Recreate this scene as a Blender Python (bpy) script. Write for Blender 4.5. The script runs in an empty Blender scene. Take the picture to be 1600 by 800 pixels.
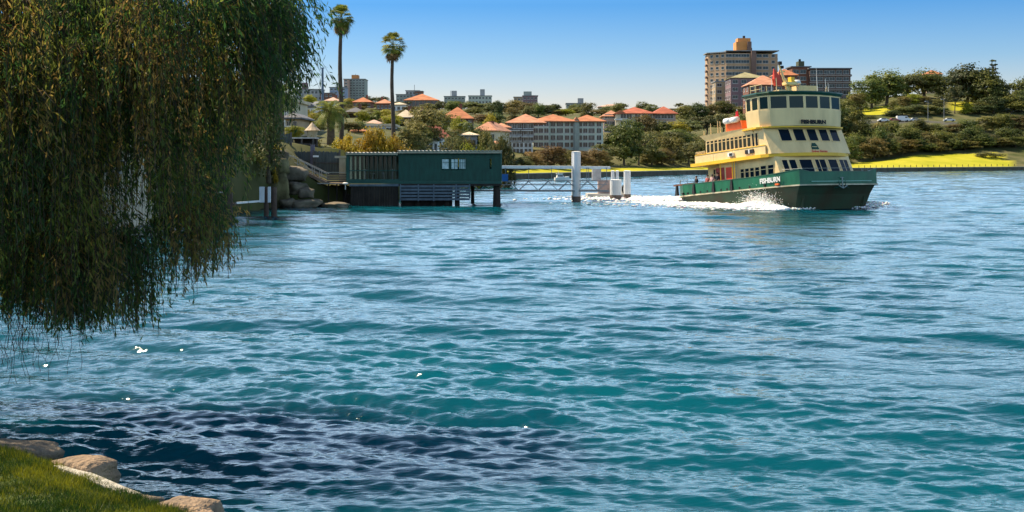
import bpy, math, random
import numpy as np
from mathutils import Vector, Matrix
R = math.radians
SC = bpy.context.scene
COL = SC.collection
rng = np.random.default_rng(7)
random.seed(7)

# ------------------------------------------------------------------ camera, light, exposure
F, HC, YH = 2000.0, 4.7, 244.5            # focal length in photo pixels, eye height, horizon row
cam = bpy.data.cameras.new('camera'); camo = bpy.data.objects.new('camera', cam); COL.objects.link(camo)
camo.location = (0, 0, HC); camo.rotation_euler = (R(90), 0, 0)
cam.sensor_width = 36; cam.lens = 36 * F / 1600; cam.shift_y = -(400 - YH) / 1600
cam.clip_start = 0.5; cam.clip_end = 9000
SC.camera = camo

SUN_AZ, SUN_EL = 62.0, 53.0               # degrees left of the view axis, elevation
w = bpy.data.worlds.new('World'); SC.world = w; w.use_nodes = True
nt = w.node_tree; nt.nodes.clear()
out = nt.nodes.new('ShaderNodeOutputWorld'); bg = nt.nodes.new('ShaderNodeBackground')
sky = nt.nodes.new('ShaderNodeTexSky'); sky.sky_type = 'NISHITA'; sky.sun_disc = False
sky.sun_elevation = R(SUN_EL); sky.sun_rotation = R(-SUN_AZ)
sky.air_density = 1.0; sky.dust_density = 0.6; sky.ozone_density = 2.0; sky.altitude = 0
tc = nt.nodes.new('ShaderNodeTexCoord'); sx = nt.nodes.new('ShaderNodeSeparateXYZ')
rp = nt.nodes.new('ShaderNodeValToRGB'); mx = nt.nodes.new('ShaderNodeMix'); mx.data_type = 'RGBA'; mx.blend_type = 'MULTIPLY'
mx.inputs['Factor'].default_value = 1.0
nt.links.new(tc.outputs['Generated'], sx.inputs[0]); nt.links.new(sx.outputs['Z'], rp.inputs[0])
e = rp.color_ramp.elements
SKYR = [(0.0, (0.60, 0.50, 0.50)), (0.035, (0.54, 0.48, 0.51)), (0.075, (0.28, 0.38, 0.51)), (0.12, (0.115, 0.285, 0.49)), (0.155, (0.70, 0.82, 0.90)), (0.20, (1.0, 1.0, 1.0)), (0.40, (1.0, 1.0, 1.0)), (0.6, (0.5, 0.5, 0.54)), (0.85, (0.18, 0.2, 0.24))]
e[0].position, e[0].color = SKYR[0][0], (*SKYR[0][1], 1)
e[1].position, e[1].color = SKYR[-1][0], (*SKYR[-1][1], 1)
for p, c in SKYR[1:-1]:
    k = e.new(p); k.color = (*c, 1)
nt.links.new(sky.outputs[0], mx.inputs['A']); nt.links.new(rp.outputs[0], mx.inputs['B'])
rp2 = nt.nodes.new('ShaderNodeValToRGB'); nt.links.new(sx.outputs['Z'], rp2.inputs[0])      # pale high haze well above the horizon
e2 = rp2.color_ramp.elements; e2[0].position = .125; e2[0].color = (0,0,0,1); e2[1].position = .75; e2[1].color = (0,0,0,1)
for p_, v_ in ((.165, .85), (.27, .75), (.42, .28)):
    k = e2.new(p_); k.color = (v_*.80, v_, v_*.97, 1)
ad = nt.nodes.new('ShaderNodeMix'); ad.data_type = 'RGBA'; ad.blend_type = 'ADD'; ad.clamp_result = False; ad.inputs['Factor'].default_value = 1.0
sc_ = nt.nodes.new('ShaderNodeVectorMath'); sc_.operation = 'SCALE'; sc_.inputs['Scale'].default_value = 3.2
nt.links.new(rp2.outputs[0], sc_.inputs[0]); nt.links.new(mx.outputs['Result'], ad.inputs['A']); nt.links.new(sc_.outputs[0], ad.inputs['B'])
nt.links.new(ad.outputs['Result'], bg.inputs[0]); nt.links.new(bg.outputs[0], out.inputs[0])
bg.inputs[1].default_value = 0.15
sl = bpy.data.lights.new('sun', 'SUN'); sl.energy = 5.0; sl.angle = R(0.5); sl.color = (1.0, 0.84, 0.60)
so = bpy.data.objects.new('sun', sl); COL.objects.link(so)
sd = Vector((-math.sin(R(SUN_AZ)) * math.cos(R(SUN_EL)), math.cos(R(SUN_AZ)) * math.cos(R(SUN_EL)), math.sin(R(SUN_EL))))
so.rotation_euler = sd.to_track_quat('Z', 'Y').to_euler(); so.location = (0, 0, 60)
SC.cycles.caustics_reflective = False; SC.cycles.caustics_refractive = False; SC.cycles.sample_clamp_indirect = 3.0
vs = SC.view_settings; vs.view_transform = 'Standard'; vs.look = 'None'; vs.gamma = 1; vs.use_curve_mapping = False
vs.exposure = 0.88

# ------------------------------------------------------------------ helpers
def P(px, py, Y):                          # a point of the photo at distance Y, in metres
    return Vector(((px - 800) * Y / F, Y, HC - (py - YH) * Y / F))
def X_(px, Y): return (px - 800) * Y / F
def Z_(py, Y): return HC - (py - YH) * Y / F

class MB:
    def __init__(s): s.v = []; s.f = []; s.m = []; s.T = None
    def add(s, vs_, fs, mi=0):
        n = len(s.v)
        for p in vs_:
            p = Vector(p)
            s.v.append(tuple(s.T @ p) if s.T else tuple(p))
        for f in fs: s.f.append(tuple(i + n for i in f)); s.m.append(mi)
        return s
    def box(s, x0, x1, y0, y1, z0, z1, mi=0):
        return s.add([(x0,y0,z0),(x1,y0,z0),(x1,y1,z0),(x0,y1,z0),(x0,y0,z1),(x1,y0,z1),(x1,y1,z1),(x0,y1,z1)],
              [(0,3,2,1),(4,5,6,7),(0,1,5,4),(1,2,6,5),(2,3,7,6),(3,0,4,7)], mi)
    def beam(s, p, q, w_, h_, mi=0, up=(0,0,1)):
        p, q = Vector(p), Vector(q); d = (q - p).normalized(); u = Vector(up)
        if abs(d.dot(u)) > .98: u = Vector((1,0,0))
        r = d.cross(u).normalized(); u = r.cross(d)
        r = r * w_ / 2; u = u * h_ / 2
        return s.add([p-r-u,p+r-u,p+r+u,p-r+u,q-r-u,q+r-u,q+r+u,q-r+u],[(0,1,2,3),(7,6,5,4),(0,4,5,1),(1,5,6,2),(2,6,7,3),(3,7,4,0)], mi)
    def tube(s, pts, r, n=8, mi=0, caps=True):
        pts = [Vector(p) for p in pts]; rs = r if isinstance(r, (list, tuple)) else [r] * len(pts)
        rings = []
        for i, p in enumerate(pts):
            d = (pts[min(i+1, len(pts)-1)] - pts[max(i-1, 0)]).normalized()
            u = Vector((0,0,1)) if abs(d.z) < .9 else Vector((1,0,0))
            a = d.cross(u).normalized(); b = d.cross(a)
            rings.append([p + (a * math.cos(2*math.pi*k/n) + b * math.sin(2*math.pi*k/n)) * rs[i] for k in range(n)])
        return s.loft(rings, mi, caps)
    def loft(s, rings, mi=0, caps=True, closed=True):
        n = len(rings[0]); vs_ = [p for r_ in rings for p in r_]; fs = []
        for i in range(len(rings) - 1):
            for k in range(n if closed else n - 1):
                a, b = i*n + k, i*n + (k+1) % n
                fs.append((a, b, b + n, a + n))
        if caps: fs.append(tuple(range(n))[::-1]); fs.append(tuple((len(rings)-1)*n + k for k in range(n)))
        return s.add(vs_, fs, mi)
    def cyl(s, x, y, z0, z1, r0, r1=None, n=16, mi=0):
        return s.tube([(x,y,z0),(x,y,z1)], [r0, r0 if r1 is None else r1], n, mi)
    def prism(s, poly, z0, z1, mi=0):
        return s.loft([[(a, b, z0) for a, b in poly], [(a, b, z1) for a, b in poly]], mi)
    def sphere(s, c, r, n=10, mi=0):
        c = Vector(c); r = (r,)*3 if not isinstance(r, (tuple, list)) else r
        rings = []
        for i in range(n//2 + 1):
            t = math.pi * min(max(i / (n//2), .02), .98)
            rings.append([c + Vector((r[0]*math.sin(t)*math.cos(2*math.pi*k/n), r[1]*math.sin(t)*math.sin(2*math.pi*k/n), -r[2]*math.cos(t))) for k in range(n)])
        return s.loft(rings, mi)
    def mesh(s, name, mats, smooth=False):
        me = bpy.data.meshes.new(name); me.from_pydata(s.v, [], s.f)
        for m in (mats if isinstance(mats, (list, tuple)) else [mats]): me.materials.append(m)
        me.polygons.foreach_set('material_index', s.m)
        if smooth: me.polygons.foreach_set('use_smooth', [True] * len(s.f))
        me.update(); fix_normals(me)
        return me
    def build(s, name, mats, parent=None, smooth=False):
        return link(name, s.mesh(name, mats, smooth), parent)
import bmesh
def fix_normals(me):
    bm = bmesh.new(); bm.from_mesh(me); bmesh.ops.recalc_face_normals(bm, faces=bm.faces); bm.to_mesh(me); bm.free()
def link(name, me, parent=None):
    o = bpy.data.objects.new(name, me); COL.objects.link(o)
    if parent: o.parent = parent
    return o
def npmesh(name, V, Fq, mats, smooth=False, attr=None):
    me = bpy.data.meshes.new(name); nf, k = Fq.shape
    me.vertices.add(len(V)); me.vertices.foreach_set('co', V.astype(np.float32).ravel())
    me.loops.add(nf * k); me.loops.foreach_set('vertex_index', Fq.astype(np.int32).ravel())
    me.polygons.add(nf); me.polygons.foreach_set('loop_start', (np.arange(nf) * k).astype(np.int32))
    me.polygons.foreach_set('loop_total', np.full(nf, k, np.int32))
    if smooth: me.polygons.foreach_set('use_smooth', np.ones(nf, bool))
    for m in (mats if isinstance(mats, (list, tuple)) else [mats]): me.materials.append(m)
    if attr is not None:
        for an, arr in attr.items():
            a = me.attributes.new(an, 'FLOAT', 'POINT'); a.data.foreach_set('value', arr.astype(np.float32))
    me.update(); me.validate(); return me
def empty(name, loc=(0,0,0), rz=0):
    o = bpy.data.objects.new(name, None); o.empty_display_size = .3; COL.objects.link(o)
    o.location = loc; o.rotation_euler = (0, 0, rz); return o
def tag(o, label, cat, group=None):
    o['label'] = label; o['category'] = cat
    if group: o['group'] = group
    return o
def kind(o, k): o['kind'] = k; return o
KIDS = {}
def copy_tree(o, parent=None):
    c = o.copy(); COL.objects.link(c); c.parent = parent
    for ch in list(o.children): copy_tree(ch, c)
    return c
ORD = ['first','second','third','fourth','fifth','sixth','seventh','eighth','ninth','tenth','eleventh','twelfth','thirteenth','fourteenth','fifteenth','sixteenth','seventeenth','eighteenth','nineteenth','twentieth','twenty-first','twenty-second','twenty-third','twenty-fourth','twenty-fifth','twenty-sixth','twenty-seventh','twenty-eighth','twenty-ninth','thirtieth']

MATS = {}
def M(name, col, rough=.7, var=.12, scale=2.0, bump=0.0, metal=0, spec=.35, coords='Object', dirt=None, rnd=0.0, stretch=None):
    if name in MATS: return MATS[name]
    m = bpy.data.materials.new(name); m.use_nodes = True; t = m.node_tree; b = t.nodes['Principled BSDF']
    b.inputs['Roughness'].default_value = rough; b.inputs['Metallic'].default_value = metal
    b.inputs['Specular IOR Level'].default_value = spec
    co = t.nodes.new('ShaderNodeTexCoord'); no = t.nodes.new('ShaderNodeTexNoise'); no.inputs['Scale'].default_value = scale; no.inputs['Detail'].default_value = 5
    src = co.outputs[coords]
    if stretch:
        mp = t.nodes.new('ShaderNodeMapping'); mp.inputs['Scale'].default_value = stretch; t.links.new(src, mp.inputs[0]); src = mp.outputs[0]
    t.links.new(src, no.inputs['Vector'])
    r_ = t.nodes.new('ShaderNodeValToRGB'); r_.color_ramp.elements[0].position = .3; r_.color_ramp.elements[1].position = .7
    lo = dirt if dirt else tuple(c * (1 - var) for c in col)
    r_.color_ramp.elements[0].color = (*lo, 1); r_.color_ramp.elements[1].color = (*[min(c * (1 + var), 1) for c in col], 1)
    t.links.new(no.outputs['Fac'], r_.inputs[0]); cur = r_.outputs[0]
    if rnd:
        oi = t.nodes.new('ShaderNodeObjectInfo'); hs = t.nodes.new('ShaderNodeHueSaturation')
        mr = t.nodes.new('ShaderNodeMapRange'); mr.inputs['To Min'].default_value = 1 - rnd; mr.inputs['To Max'].default_value = 1 + rnd
        mh = t.nodes.new('ShaderNodeMapRange'); mh.inputs['To Min'].default_value = .5 - rnd * .07; mh.inputs['To Max'].default_value = .5 + rnd * .05
        t.links.new(oi.outputs['Random'], mr.inputs[0]); t.links.new(oi.outputs['Random'], mh.inputs[0])
        t.links.new(mr.outputs[0], hs.inputs['Value']); t.links.new(mh.outputs[0], hs.inputs['Hue']); t.links.new(cur, hs.inputs['Color']); cur = hs.outputs[0]
    t.links.new(cur, b.inputs['Base Color'])
    if bump:
        bp = t.nodes.new('ShaderNodeBump'); bp.inputs['Strength'].default_value = bump; bp.inputs['Distance'].default_value = .1
        n2 = t.nodes.new('ShaderNodeTexNoise'); n2.inputs['Scale'].default_value = scale * 4; t.links.new(src, n2.inputs['Vector'])
        t.links.new(n2.outputs['Fac'], bp.inputs['Height']); t.links.new(bp.outputs[0], b.inputs['Normal'])
    MATS[name] = m; return m
def leaf_mat(name, c1, c2, scale=.5, trans=.35, rnd=.35, attr=None, c3=None, spec=.25):
    m = bpy.data.materials.new(name); m.use_nodes = True; t = m.node_tree; b = t.nodes['Principled BSDF']
    b.inputs['Roughness'].default_value = .55; b.inputs['Specular IOR Level'].default_value = spec
    r_ = t.nodes.new('ShaderNodeValToRGB'); r_.color_ramp.elements[0].position = .34; r_.color_ramp.elements[1].position = .66
    r_.color_ramp.elements[0].color = (*c1, 1); r_.color_ramp.elements[1].color = (*c2, 1)
    if attr:
        a = t.nodes.new('ShaderNodeAttribute'); a.attribute_name = attr; t.links.new(a.outputs['Fac'], r_.inputs[0])
        if c3:
            k = r_.color_ramp.elements.new(.9); k.color = (*c3, 1)
    else:
        co = t.nodes.new('ShaderNodeTexCoord'); no = t.nodes.new('ShaderNodeTexNoise'); no.inputs['Scale'].default_value = scale; no.inputs['Detail'].default_value = 4
        t.links.new(co.outputs['Object'], no.inputs['Vector']); t.links.new(no.outputs['Fac'], r_.inputs[0])
    cur = r_.outputs[0]
    if rnd:
        oi = t.nodes.new('ShaderNodeObjectInfo'); hs = t.nodes.new('ShaderNodeHueSaturation')
        mr = t.nodes.new('ShaderNodeMapRange'); mr.inputs['To Min'].default_value = 1 - rnd; mr.inputs['To Max'].default_value = 1 + rnd
        ml = t.nodes.new('ShaderNodeMath'); ml.operation = 'MULTIPLY'; ml.inputs[1].default_value = 7.31
        fr_ = t.nodes.new('ShaderNodeMath'); fr_.operation = 'FRACT'
        mh = t.nodes.new('ShaderNodeMapRange'); mh.inputs['To Min'].default_value = .47; mh.inputs['To Max'].default_value = .52
        t.links.new(oi.outputs['Random'], mr.inputs[0]); t.links.new(oi.outputs['Random'], ml.inputs[0]); t.links.new(ml.outputs[0], fr_.inputs[0]); t.links.new(fr_.outputs[0], mh.inputs[0])
        t.links.new(mr.outputs[0], hs.inputs['Value']); t.links.new(mh.outputs[0], hs.inputs['Hue']); t.links.new(cur, hs.inputs['Color']); cur = hs.outputs[0]
    t.links.new(cur, b.inputs['Base Color'])
    tr = t.nodes.new('ShaderNodeBsdfTranslucent'); t.links.new(cur, tr.inputs[0]); ms = t.nodes.new('ShaderNodeMixShader'); ms.inputs[0].default_value = trans
    t.links.new(b.outputs[0], ms.inputs[1]); t.links.new(tr.outputs[0], ms.inputs[2]); t.links.new(ms.outputs[0], t.nodes['Material Output'].inputs[0])
    return m
def glass_mat(name, col, rough=.06):
    m = bpy.data.materials.new(name); m.use_nodes = True; b = m.node_tree.nodes['Principled BSDF']
    b.inputs['Base Color'].default_value = (*col, 1); b.inputs['Roughness'].default_value = rough; b.inputs['Specular IOR Level'].default_value = .6
    MATS[name] = m; return m
def text_mesh(s, size, depth=.01, bold=0.0, shear=0):
    cu = bpy.data.curves.new('lettering', 'FONT'); cu.body = s; cu.size = size; cu.extrude = depth; cu.offset = bold; cu.align_x = 'CENTER'; cu.align_y = 'CENTER'; cu.shear = shear
    cu.resolution_u = 3
    o = bpy.data.objects.new('lettering', cu); COL.objects.link(o)
    bpy.context.view_layer.update()
    me = bpy.data.meshes.new_from_object(o.evaluated_get(bpy.context.evaluated_depsgraph_get()))
    bpy.data.objects.remove(o); bpy.data.curves.remove(cu); return me

WHITE = M('white_paint', (.72,.72,.70), .5, .08)
GLASS = glass_mat('window_glass', (.02,.03,.035))
CONC = M('concrete', (.42,.40,.36), .9, .2, 1.5, .2)
BARK = M('bark', (.10,.075,.05), .95, .35, 3, .6)

# ------------------------------------------------------------------ terrain
PXC = [-2500, -400, 0, 300, 400, 430, 560, 640, 700, 760, 800, 900, 1000, 1090, 1200, 1330, 1450, 1600, 3200]
SHC = [   30,   45, 70, 98, 112, 119, 127, 140, 175, 238, 258, 282,  302,  330,  360,  385,  410,  435,  520]
def shore(px): return np.interp(px, PXC, SHC)
# columns: height against distance behind the shoreline
TCOL = {
 -2500: [(0,1),(10,3),(60,8),(200,20),(600,38)],
 0:    [(0,1.5),(6,4),(40,7),(150,13),(330,22),(600,38)],
 425:  [(0,4.2),(4,6.0),(30,7.0),(80,9.5),(180,13.5),(330,21.5),(590,34),(900,38)],
 520:  [(0,1.8),(6,2.2),(8,2.4),(9,5.5),(30,6.5),(90,9.5),(180,13.5),(330,21.5),(590,34),(900,38)],
 640:  [(0,1.8),(6,2.4),(30,5.5),(90,9),(180,13.5),(320,21.5),(560,31),(900,36)],
 790:  [(0,1.0),(12,1.4),(40,3.5),(80,6.5),(160,13),(300,23),(430,30),(800,34)],
 1000: [(0,1.1),(25,1.8),(45,4.5),(90,9.5),(180,18.5),(300,25),(400,28),(800,34)],
 1160: [(0,1.1),(25,1.8),(45,4.5),(90,12),(150,20),(220,24),(310,28),(800,32)],
 1330: [(0,1.2),(40,2.2),(55,5),(100,14.5),(118,18.6),(124,18.8),(180,25.5),(230,32),(800,36)],
 1450: [(0,1.2),(36,4.8),(50,6.6),(85,15.5),(98,18.6),(104,18.8),(160,27.5),(220,36),(800,38)],
 1560: [(0,1.2),(30,5.6),(45,8),(80,15),(92,18.6),(98,18.8),(150,27),(220,34),(800,38)],
 3200: [(0,1.2),(30,5.6),(45,8),(80,15),(92,18.6),(98,18.8),(150,27),(220,34),(800,38)],
}
TK = sorted(TCOL)
def tz_px(px, D):
    px = np.asarray(px, float); D = np.asarray(D, float); d = D - shore(px)
    cols = np.array([np.interp(d, [a for a, b in TCOL[k]], [b for a, b in TCOL[k]]) for k in TK])
    k = np.clip(np.searchsorted(TK, px) - 1, 0, len(TK) - 2); t = np.clip((px - np.array(TK)[k]) / (np.array(TK)[k+1] - np.array(TK)[k]), 0, 1)
    t = t * t * (3 - 2 * t)
    z = np.take_along_axis(cols, k[None], 0)[0] * (1 - t) + np.take_along_axis(cols, (k+1)[None], 0)[0] * t if px.ndim else cols[k] * (1 - t) + cols[k+1] * t
    return np.where(d < -.01, -3.0, z)
def ground(px, D): return float(tz_px(np.array([float(px)]), np.array([float(D)]))[0])

def terrain():
    pxs = np.arange(-2400, 3101, 14.0)
    ds = np.concatenate([[-1.0, -.02, 0.0, .6], np.arange(2, 60, 2.0), np.arange(60, 260, 5.0), np.arange(260, 1000, 30.0), [1500, 3000, 6000]])
    PX, DD = np.meshgrid(pxs, ds); Dm = DD + shore(PX)
    Zm = tz_px(PX, Dm); Xm = (PX - 800) * Dm / F
    far = DD > 4
    nz = np.sin(Xm * .11 + 1.3) * np.cos(Dm * .09) * .5 + np.sin(Xm * .31) * np.sin(Dm * .27) * .2
    Zm = Zm + np.where(far, nz * np.clip(DD / 80, 0, 1), 0)
    Zm[0] = -2; Zm[1] = -2
    V = np.stack([Xm.ravel(), Dm.ravel(), Zm.ravel()], 1)
    nr, nc = PX.shape; i = np.arange(nr - 1)[:, None] * nc + np.arange(nc - 1)[None]
    Fq = np.stack([i, i + 1, i + nc + 1, i + nc], -1).reshape(-1, 4)
    # lawns: on the far foreshore and on the headland above the road
    lw = np.zeros_like(PX)
    top = np.interp(PX, [780, 950, 1000, 1090, 1300, 1450, 1560, 1590], [14, 22, 26, 22, 42, 38, 34, 0])
    lw = np.where((PX > 770) & (DD > .5) & (DD < top), 1.0, 0)
    lw = np.where((((PX > 1325) & (PX < 1405)) | ((PX > 1490) & (PX < 1540))) & (DD > 140) & (DD < 182), 1.0, lw)
    wall = np.where((PX > 770) & (DD <= .3), 1.0, 0)
    rd = np.where((PX > 1320) & (DD > 94) & (DD < 124) & (DD > np.interp(PX, [1330,1450,1560],[116,96,90])) & (DD < np.interp(PX, [1330,1450,1560],[126,106,100])), 1.0, 0)
    m = bpy.data.materials.new('hillside'); m.use_nodes = True; t = m.node_tree; b = t.nodes['Principled BSDF']; b.inputs['Roughness'].default_value = .95; b.inputs['Specular IOR Level'].default_value = .1
    co = t.nodes.new('ShaderNodeTexCoord'); no = t.nodes.new('ShaderNodeTexNoise'); no.inputs['Scale'].default_value = .12; no.inputs['Detail'].default_value = 8; t.links.new(co.outputs['Object'], no.inputs[0])
    def ramp(a, b_):
        r_ = t.nodes.new('ShaderNodeValToRGB'); r_.color_ramp.elements[0].position = .35; r_.color_ramp.elements[1].position = .65
        r_.color_ramp.elements[0].color = (*a, 1); r_.color_ramp.elements[1].color = (*b_, 1); t.links.new(no.outputs['Fac'], r_.inputs[0]); return r_.outputs[0]
    cur = ramp((.045,.06,.015), (.13,.12,.055))
    for an, a, b_ in (('lawn', (.30,.30,.015), (.42,.38,.03)), ('wall', (.13,.11,.08), (.2,.17,.12)), ('road', (.06,.06,.06), (.09,.09,.085))):
        at = t.nodes.new('ShaderNodeAttribute'); at.attribute_name = an; x = t.nodes.new('ShaderNodeMix'); x.data_type = 'RGBA'
        t.links.new(at.outputs['Fac'], x.inputs['Factor']); t.links.new(cur, x.inputs['A']); t.links.new(ramp(a, b_), x.inputs['B']); cur = x.outputs['Result']
    t.links.new(cur, b.inputs['Base Color'])
    me = npmesh('terrain', V, Fq, m, True, {'lawn': lw.ravel(), 'wall': wall.ravel(), 'road': rd.ravel()})
    kind(link('terrain', me), 'structure')
terrain()

# stone sea wall under the far foreshore lawn
def seawall():
    b = MB(); px = np.arange(775, 2300, 15.0)
    L = [(X_(p, shore(p) - .9), shore(p) - .9) for p in px]; L2 = [(X_(p, shore(p) + .3), shore(p) + .3) for p in px]
    zt = 1.12
    rings = [[(a[0], a[1], -1.5), (a[0], a[1], zt), (c[0], c[1], zt), (c[0], c[1], -1.5)] for a, c in zip(L, L2)]
    b.loft(rings)
    cap = [[(a[0], a[1] - .12, zt + .004), (a[0], a[1] - .12, zt + .16), (c[0], c[1] + .1, zt + .16), (c[0], c[1] + .1, zt + .004)] for a, c in zip(L, L2)]
    o = empty('sea_wall'); tag(o, 'long low dark stone sea wall with pale coping along the far lawn', 'wall')
    b.build('wall_face', M('wall_stone', (.10,.085,.06), .9, .35, .8, .3), o)
    MB().loft(cap).build('coping', M('coping_stone', (.42,.36,.27), .9, .2, .5), o)
seawall()

# ------------------------------------------------------------------ water
def water():
    g = np.random.default_rng(11)
    comps = []
    for lam, amp, n, spread in ((6.5,.032,5,.18),(3.2,.025,9,.24),(1.7,.0135,14,.32),(.95,.0105,20,.36),(.5,.0085,28,.44),(.28,.0052,30,.55)):
        for _ in range(n):
            l = lam * g.uniform(.75, 1.3); th = R(248) + g.normal(0, spread)      # waves run towards the camera and a little left
            comps.append((2*math.pi/l*math.cos(th), 2*math.pi/l*math.sin(th), amp * g.uniform(.6,1.2) * math.sqrt(6.0 / n), g.uniform(0, 6.28), l))
    ratio = 1.0028; ys = [4.0]
    while ys[-1] < 620: ys.append(ys[-1] * ratio)
    ys = np.array(ys); nc = 950; u = np.linspace(-1, 1, nc)
    Yg, U = np.meshgrid(ys, u, indexing='ij'); Xg = U * (9 + .52 * Yg)
    sp = np.maximum(Yg * .0028, (9 + .52 * Yg) * 2 / nc)
    Z = np.zeros_like(Xg); DX = np.zeros_like(Xg); DY = np.zeros_like(Xg)
    # gusts: slow patches in which the small ripples are stronger
    gust = .75 + .35 * np.sin(Xg*.13 + .05*Yg + 1) * np.sin(Yg*.071 - .04*Xg) + .25 * np.sin(Xg*.31+2.1*np.sin(Yg*.05)) * np.cos(Yg*.23)
    for kx, ky, a, ph, l in comps:
        fade = np.clip((l / sp - 2.2) / 2.5, 0, 1)
        q = kx * Xg + ky * Yg + ph; k = math.hypot(kx, ky)
        aa = a * fade * (gust if l < 1.4 else 1)
        Z += aa * np.sin(q); DX -= .42 * aa * kx / k * -np.cos(q) * -1; DY -= .42 * aa * ky / k * -np.cos(q) * -1
    calm = np.clip((Yg - 8) / 14, .6, 1)
    Z *= calm; DX *= calm; DY *= calm
    edge = np.clip((620 - Yg) / 60, 0, 1) 
    V = np.stack([(Xg + DX).ravel(), (Yg + DY).ravel(), (Z * edge).ravel()], 1)
    nr = len(ys); i = np.arange(nr - 1)[:, None] * nc + np.arange(nc - 1)[None]
    Fq = np.stack([i, i + 1, i + nc + 1, i + nc], -1).reshape(-1, 4)
    m = bpy.data.materials.new('harbour_water'); m.use_nodes = True; t = m.node_tree; b = t.nodes['Principled BSDF']
    b.inputs['Roughness'].default_value = .06; b.inputs['IOR'].default_value = 1.333; b.inputs['Specular IOR Level'].default_value = .5
    b.subsurface_method = 'BURLEY'; b.inputs['Subsurface Weight'].default_value = 1.0; b.inputs['Subsurface Radius'].default_value = (.5, 1.0, 1.0); b.inputs['Subsurface Scale'].default_value = 3.5
    co = t.nodes.new('ShaderNodeTexCoord'); no = t.nodes.new('ShaderNodeTexNoise'); no.inputs['Scale'].default_value = .06; no.inputs['Detail'].default_value = 3
    t.links.new(co.outputs['Object'], no.inputs[0]); r_ = t.nodes.new('ShaderNodeValToRGB'); r_.color_ramp.elements[0].position = .35; r_.color_ramp.elements[1].position = .65
    r_.color_ramp.elements[0].color = (.0008,.042,.064,1); r_.color_ramp.elements[1].color = (.0012,.064,.090,1); t.links.new(no.outputs['Fac'], r_.inputs[0]); t.links.new(r_.outputs[0], b.inputs['Base Color'])
    mp = t.nodes.new('ShaderNodeMapping'); mp.inputs['Scale'].default_value = (.45, 1.3, 1); mp.inputs['Rotation'].default_value = (0,0,R(-12)); t.links.new(co.outputs['Object'], mp.inputs[0])
    n1 = t.nodes.new('ShaderNodeTexNoise'); n1.inputs['Scale'].default_value = 5.0; n1.inputs['Detail'].default_value = 2.5; n1.inputs['Roughness'].default_value = .6; t.links.new(mp.outputs[0], n1.inputs[0])
    n2 = t.nodes.new('ShaderNodeTexNoise'); n2.inputs['Scale'].default_value = .9; n2.inputs['Detail'].default_value = 3; t.links.new(mp.outputs[0], n2.inputs[0])
    b1 = t.nodes.new('ShaderNodeBump'); b1.inputs['Strength'].default_value = .62; b1.inputs['Distance'].default_value = .04
    b2 = t.nodes.new('ShaderNodeBump'); b2.inputs['Strength'].default_value = .5; b2.inputs['Distance'].default_value = .09
    t.links.new(n2.outputs['Fac'], b2.inputs['Height']); t.links.new(n1.outputs['Fac'], b1.inputs['Height']); t.links.new(b2.outputs[0], b1.inputs['Normal']); t.links.new(b1.outputs[0], b.inputs['Normal'])
    # apron of flat water all round the wavy sheet, joined to it as one surface
    n0 = len(V); x0 = 9 + .52 * 4; x1 = 9 + .52 * ys[-1]; ye = ys[-1]
    ap = np.array([(-x0,4,0),(x0,4,0),(x1,ye,0),(-x1,ye,0),(-3000,-300,0),(3000,-300,0),(3000,ye,0),(-3000,ye,0)], float)
    Fa = np.array([(4,5,1,0),(5,6,2,1),(7,4,0,3)]) + n0
    me = npmesh('water', np.vstack([V, ap]), np.vstack([Fq, Fa]), m, True)
    kind(link('water', me), 'structure')
water()

# ------------------------------------------------------------------ ferry
CREAM = M('cream_paint', (.74,.54,.26), .45, .13, 1.1, .15, stretch=(1,1,.35)); YEL = M('yellow_paint', (.78,.46,.03), .45, .08, .8)
DGREEN = M('dark_green_paint', (.008,.06,.038), .35, .15, .6); FGREEN = M('ferry_green_paint', (.015,.12,.062), .4, .25, .9, .15, dirt=(.011,.080,.045), stretch=(1,1,.4))
HULLP = M('antifouling_paint', (.022,.055,.03), .6, .35, .5, dirt=(.05,.042,.022)); BLACK = M('black_rubber', (.012,.012,.014), .7, .2)
RED = M('red_paint', (.62,.05,.02), .5, .1); ORANGE = M('orange_paint', (.75,.14,.03), .5, .1); RUST = M('rust_brown', (.16,.07,.045), .8, .3, 2)
DGLASS = glass_mat('ferry_glass', (.004,.012,.022), .1); TEAL = glass_mat('tinted_glass', (.001,.016,.013), .12)
for _g in (DGLASS, TEAL): _g.node_tree.nodes['Principled BSDF'].inputs['Specular IOR Level'].default_value = .18
LIT = WHITE

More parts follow.
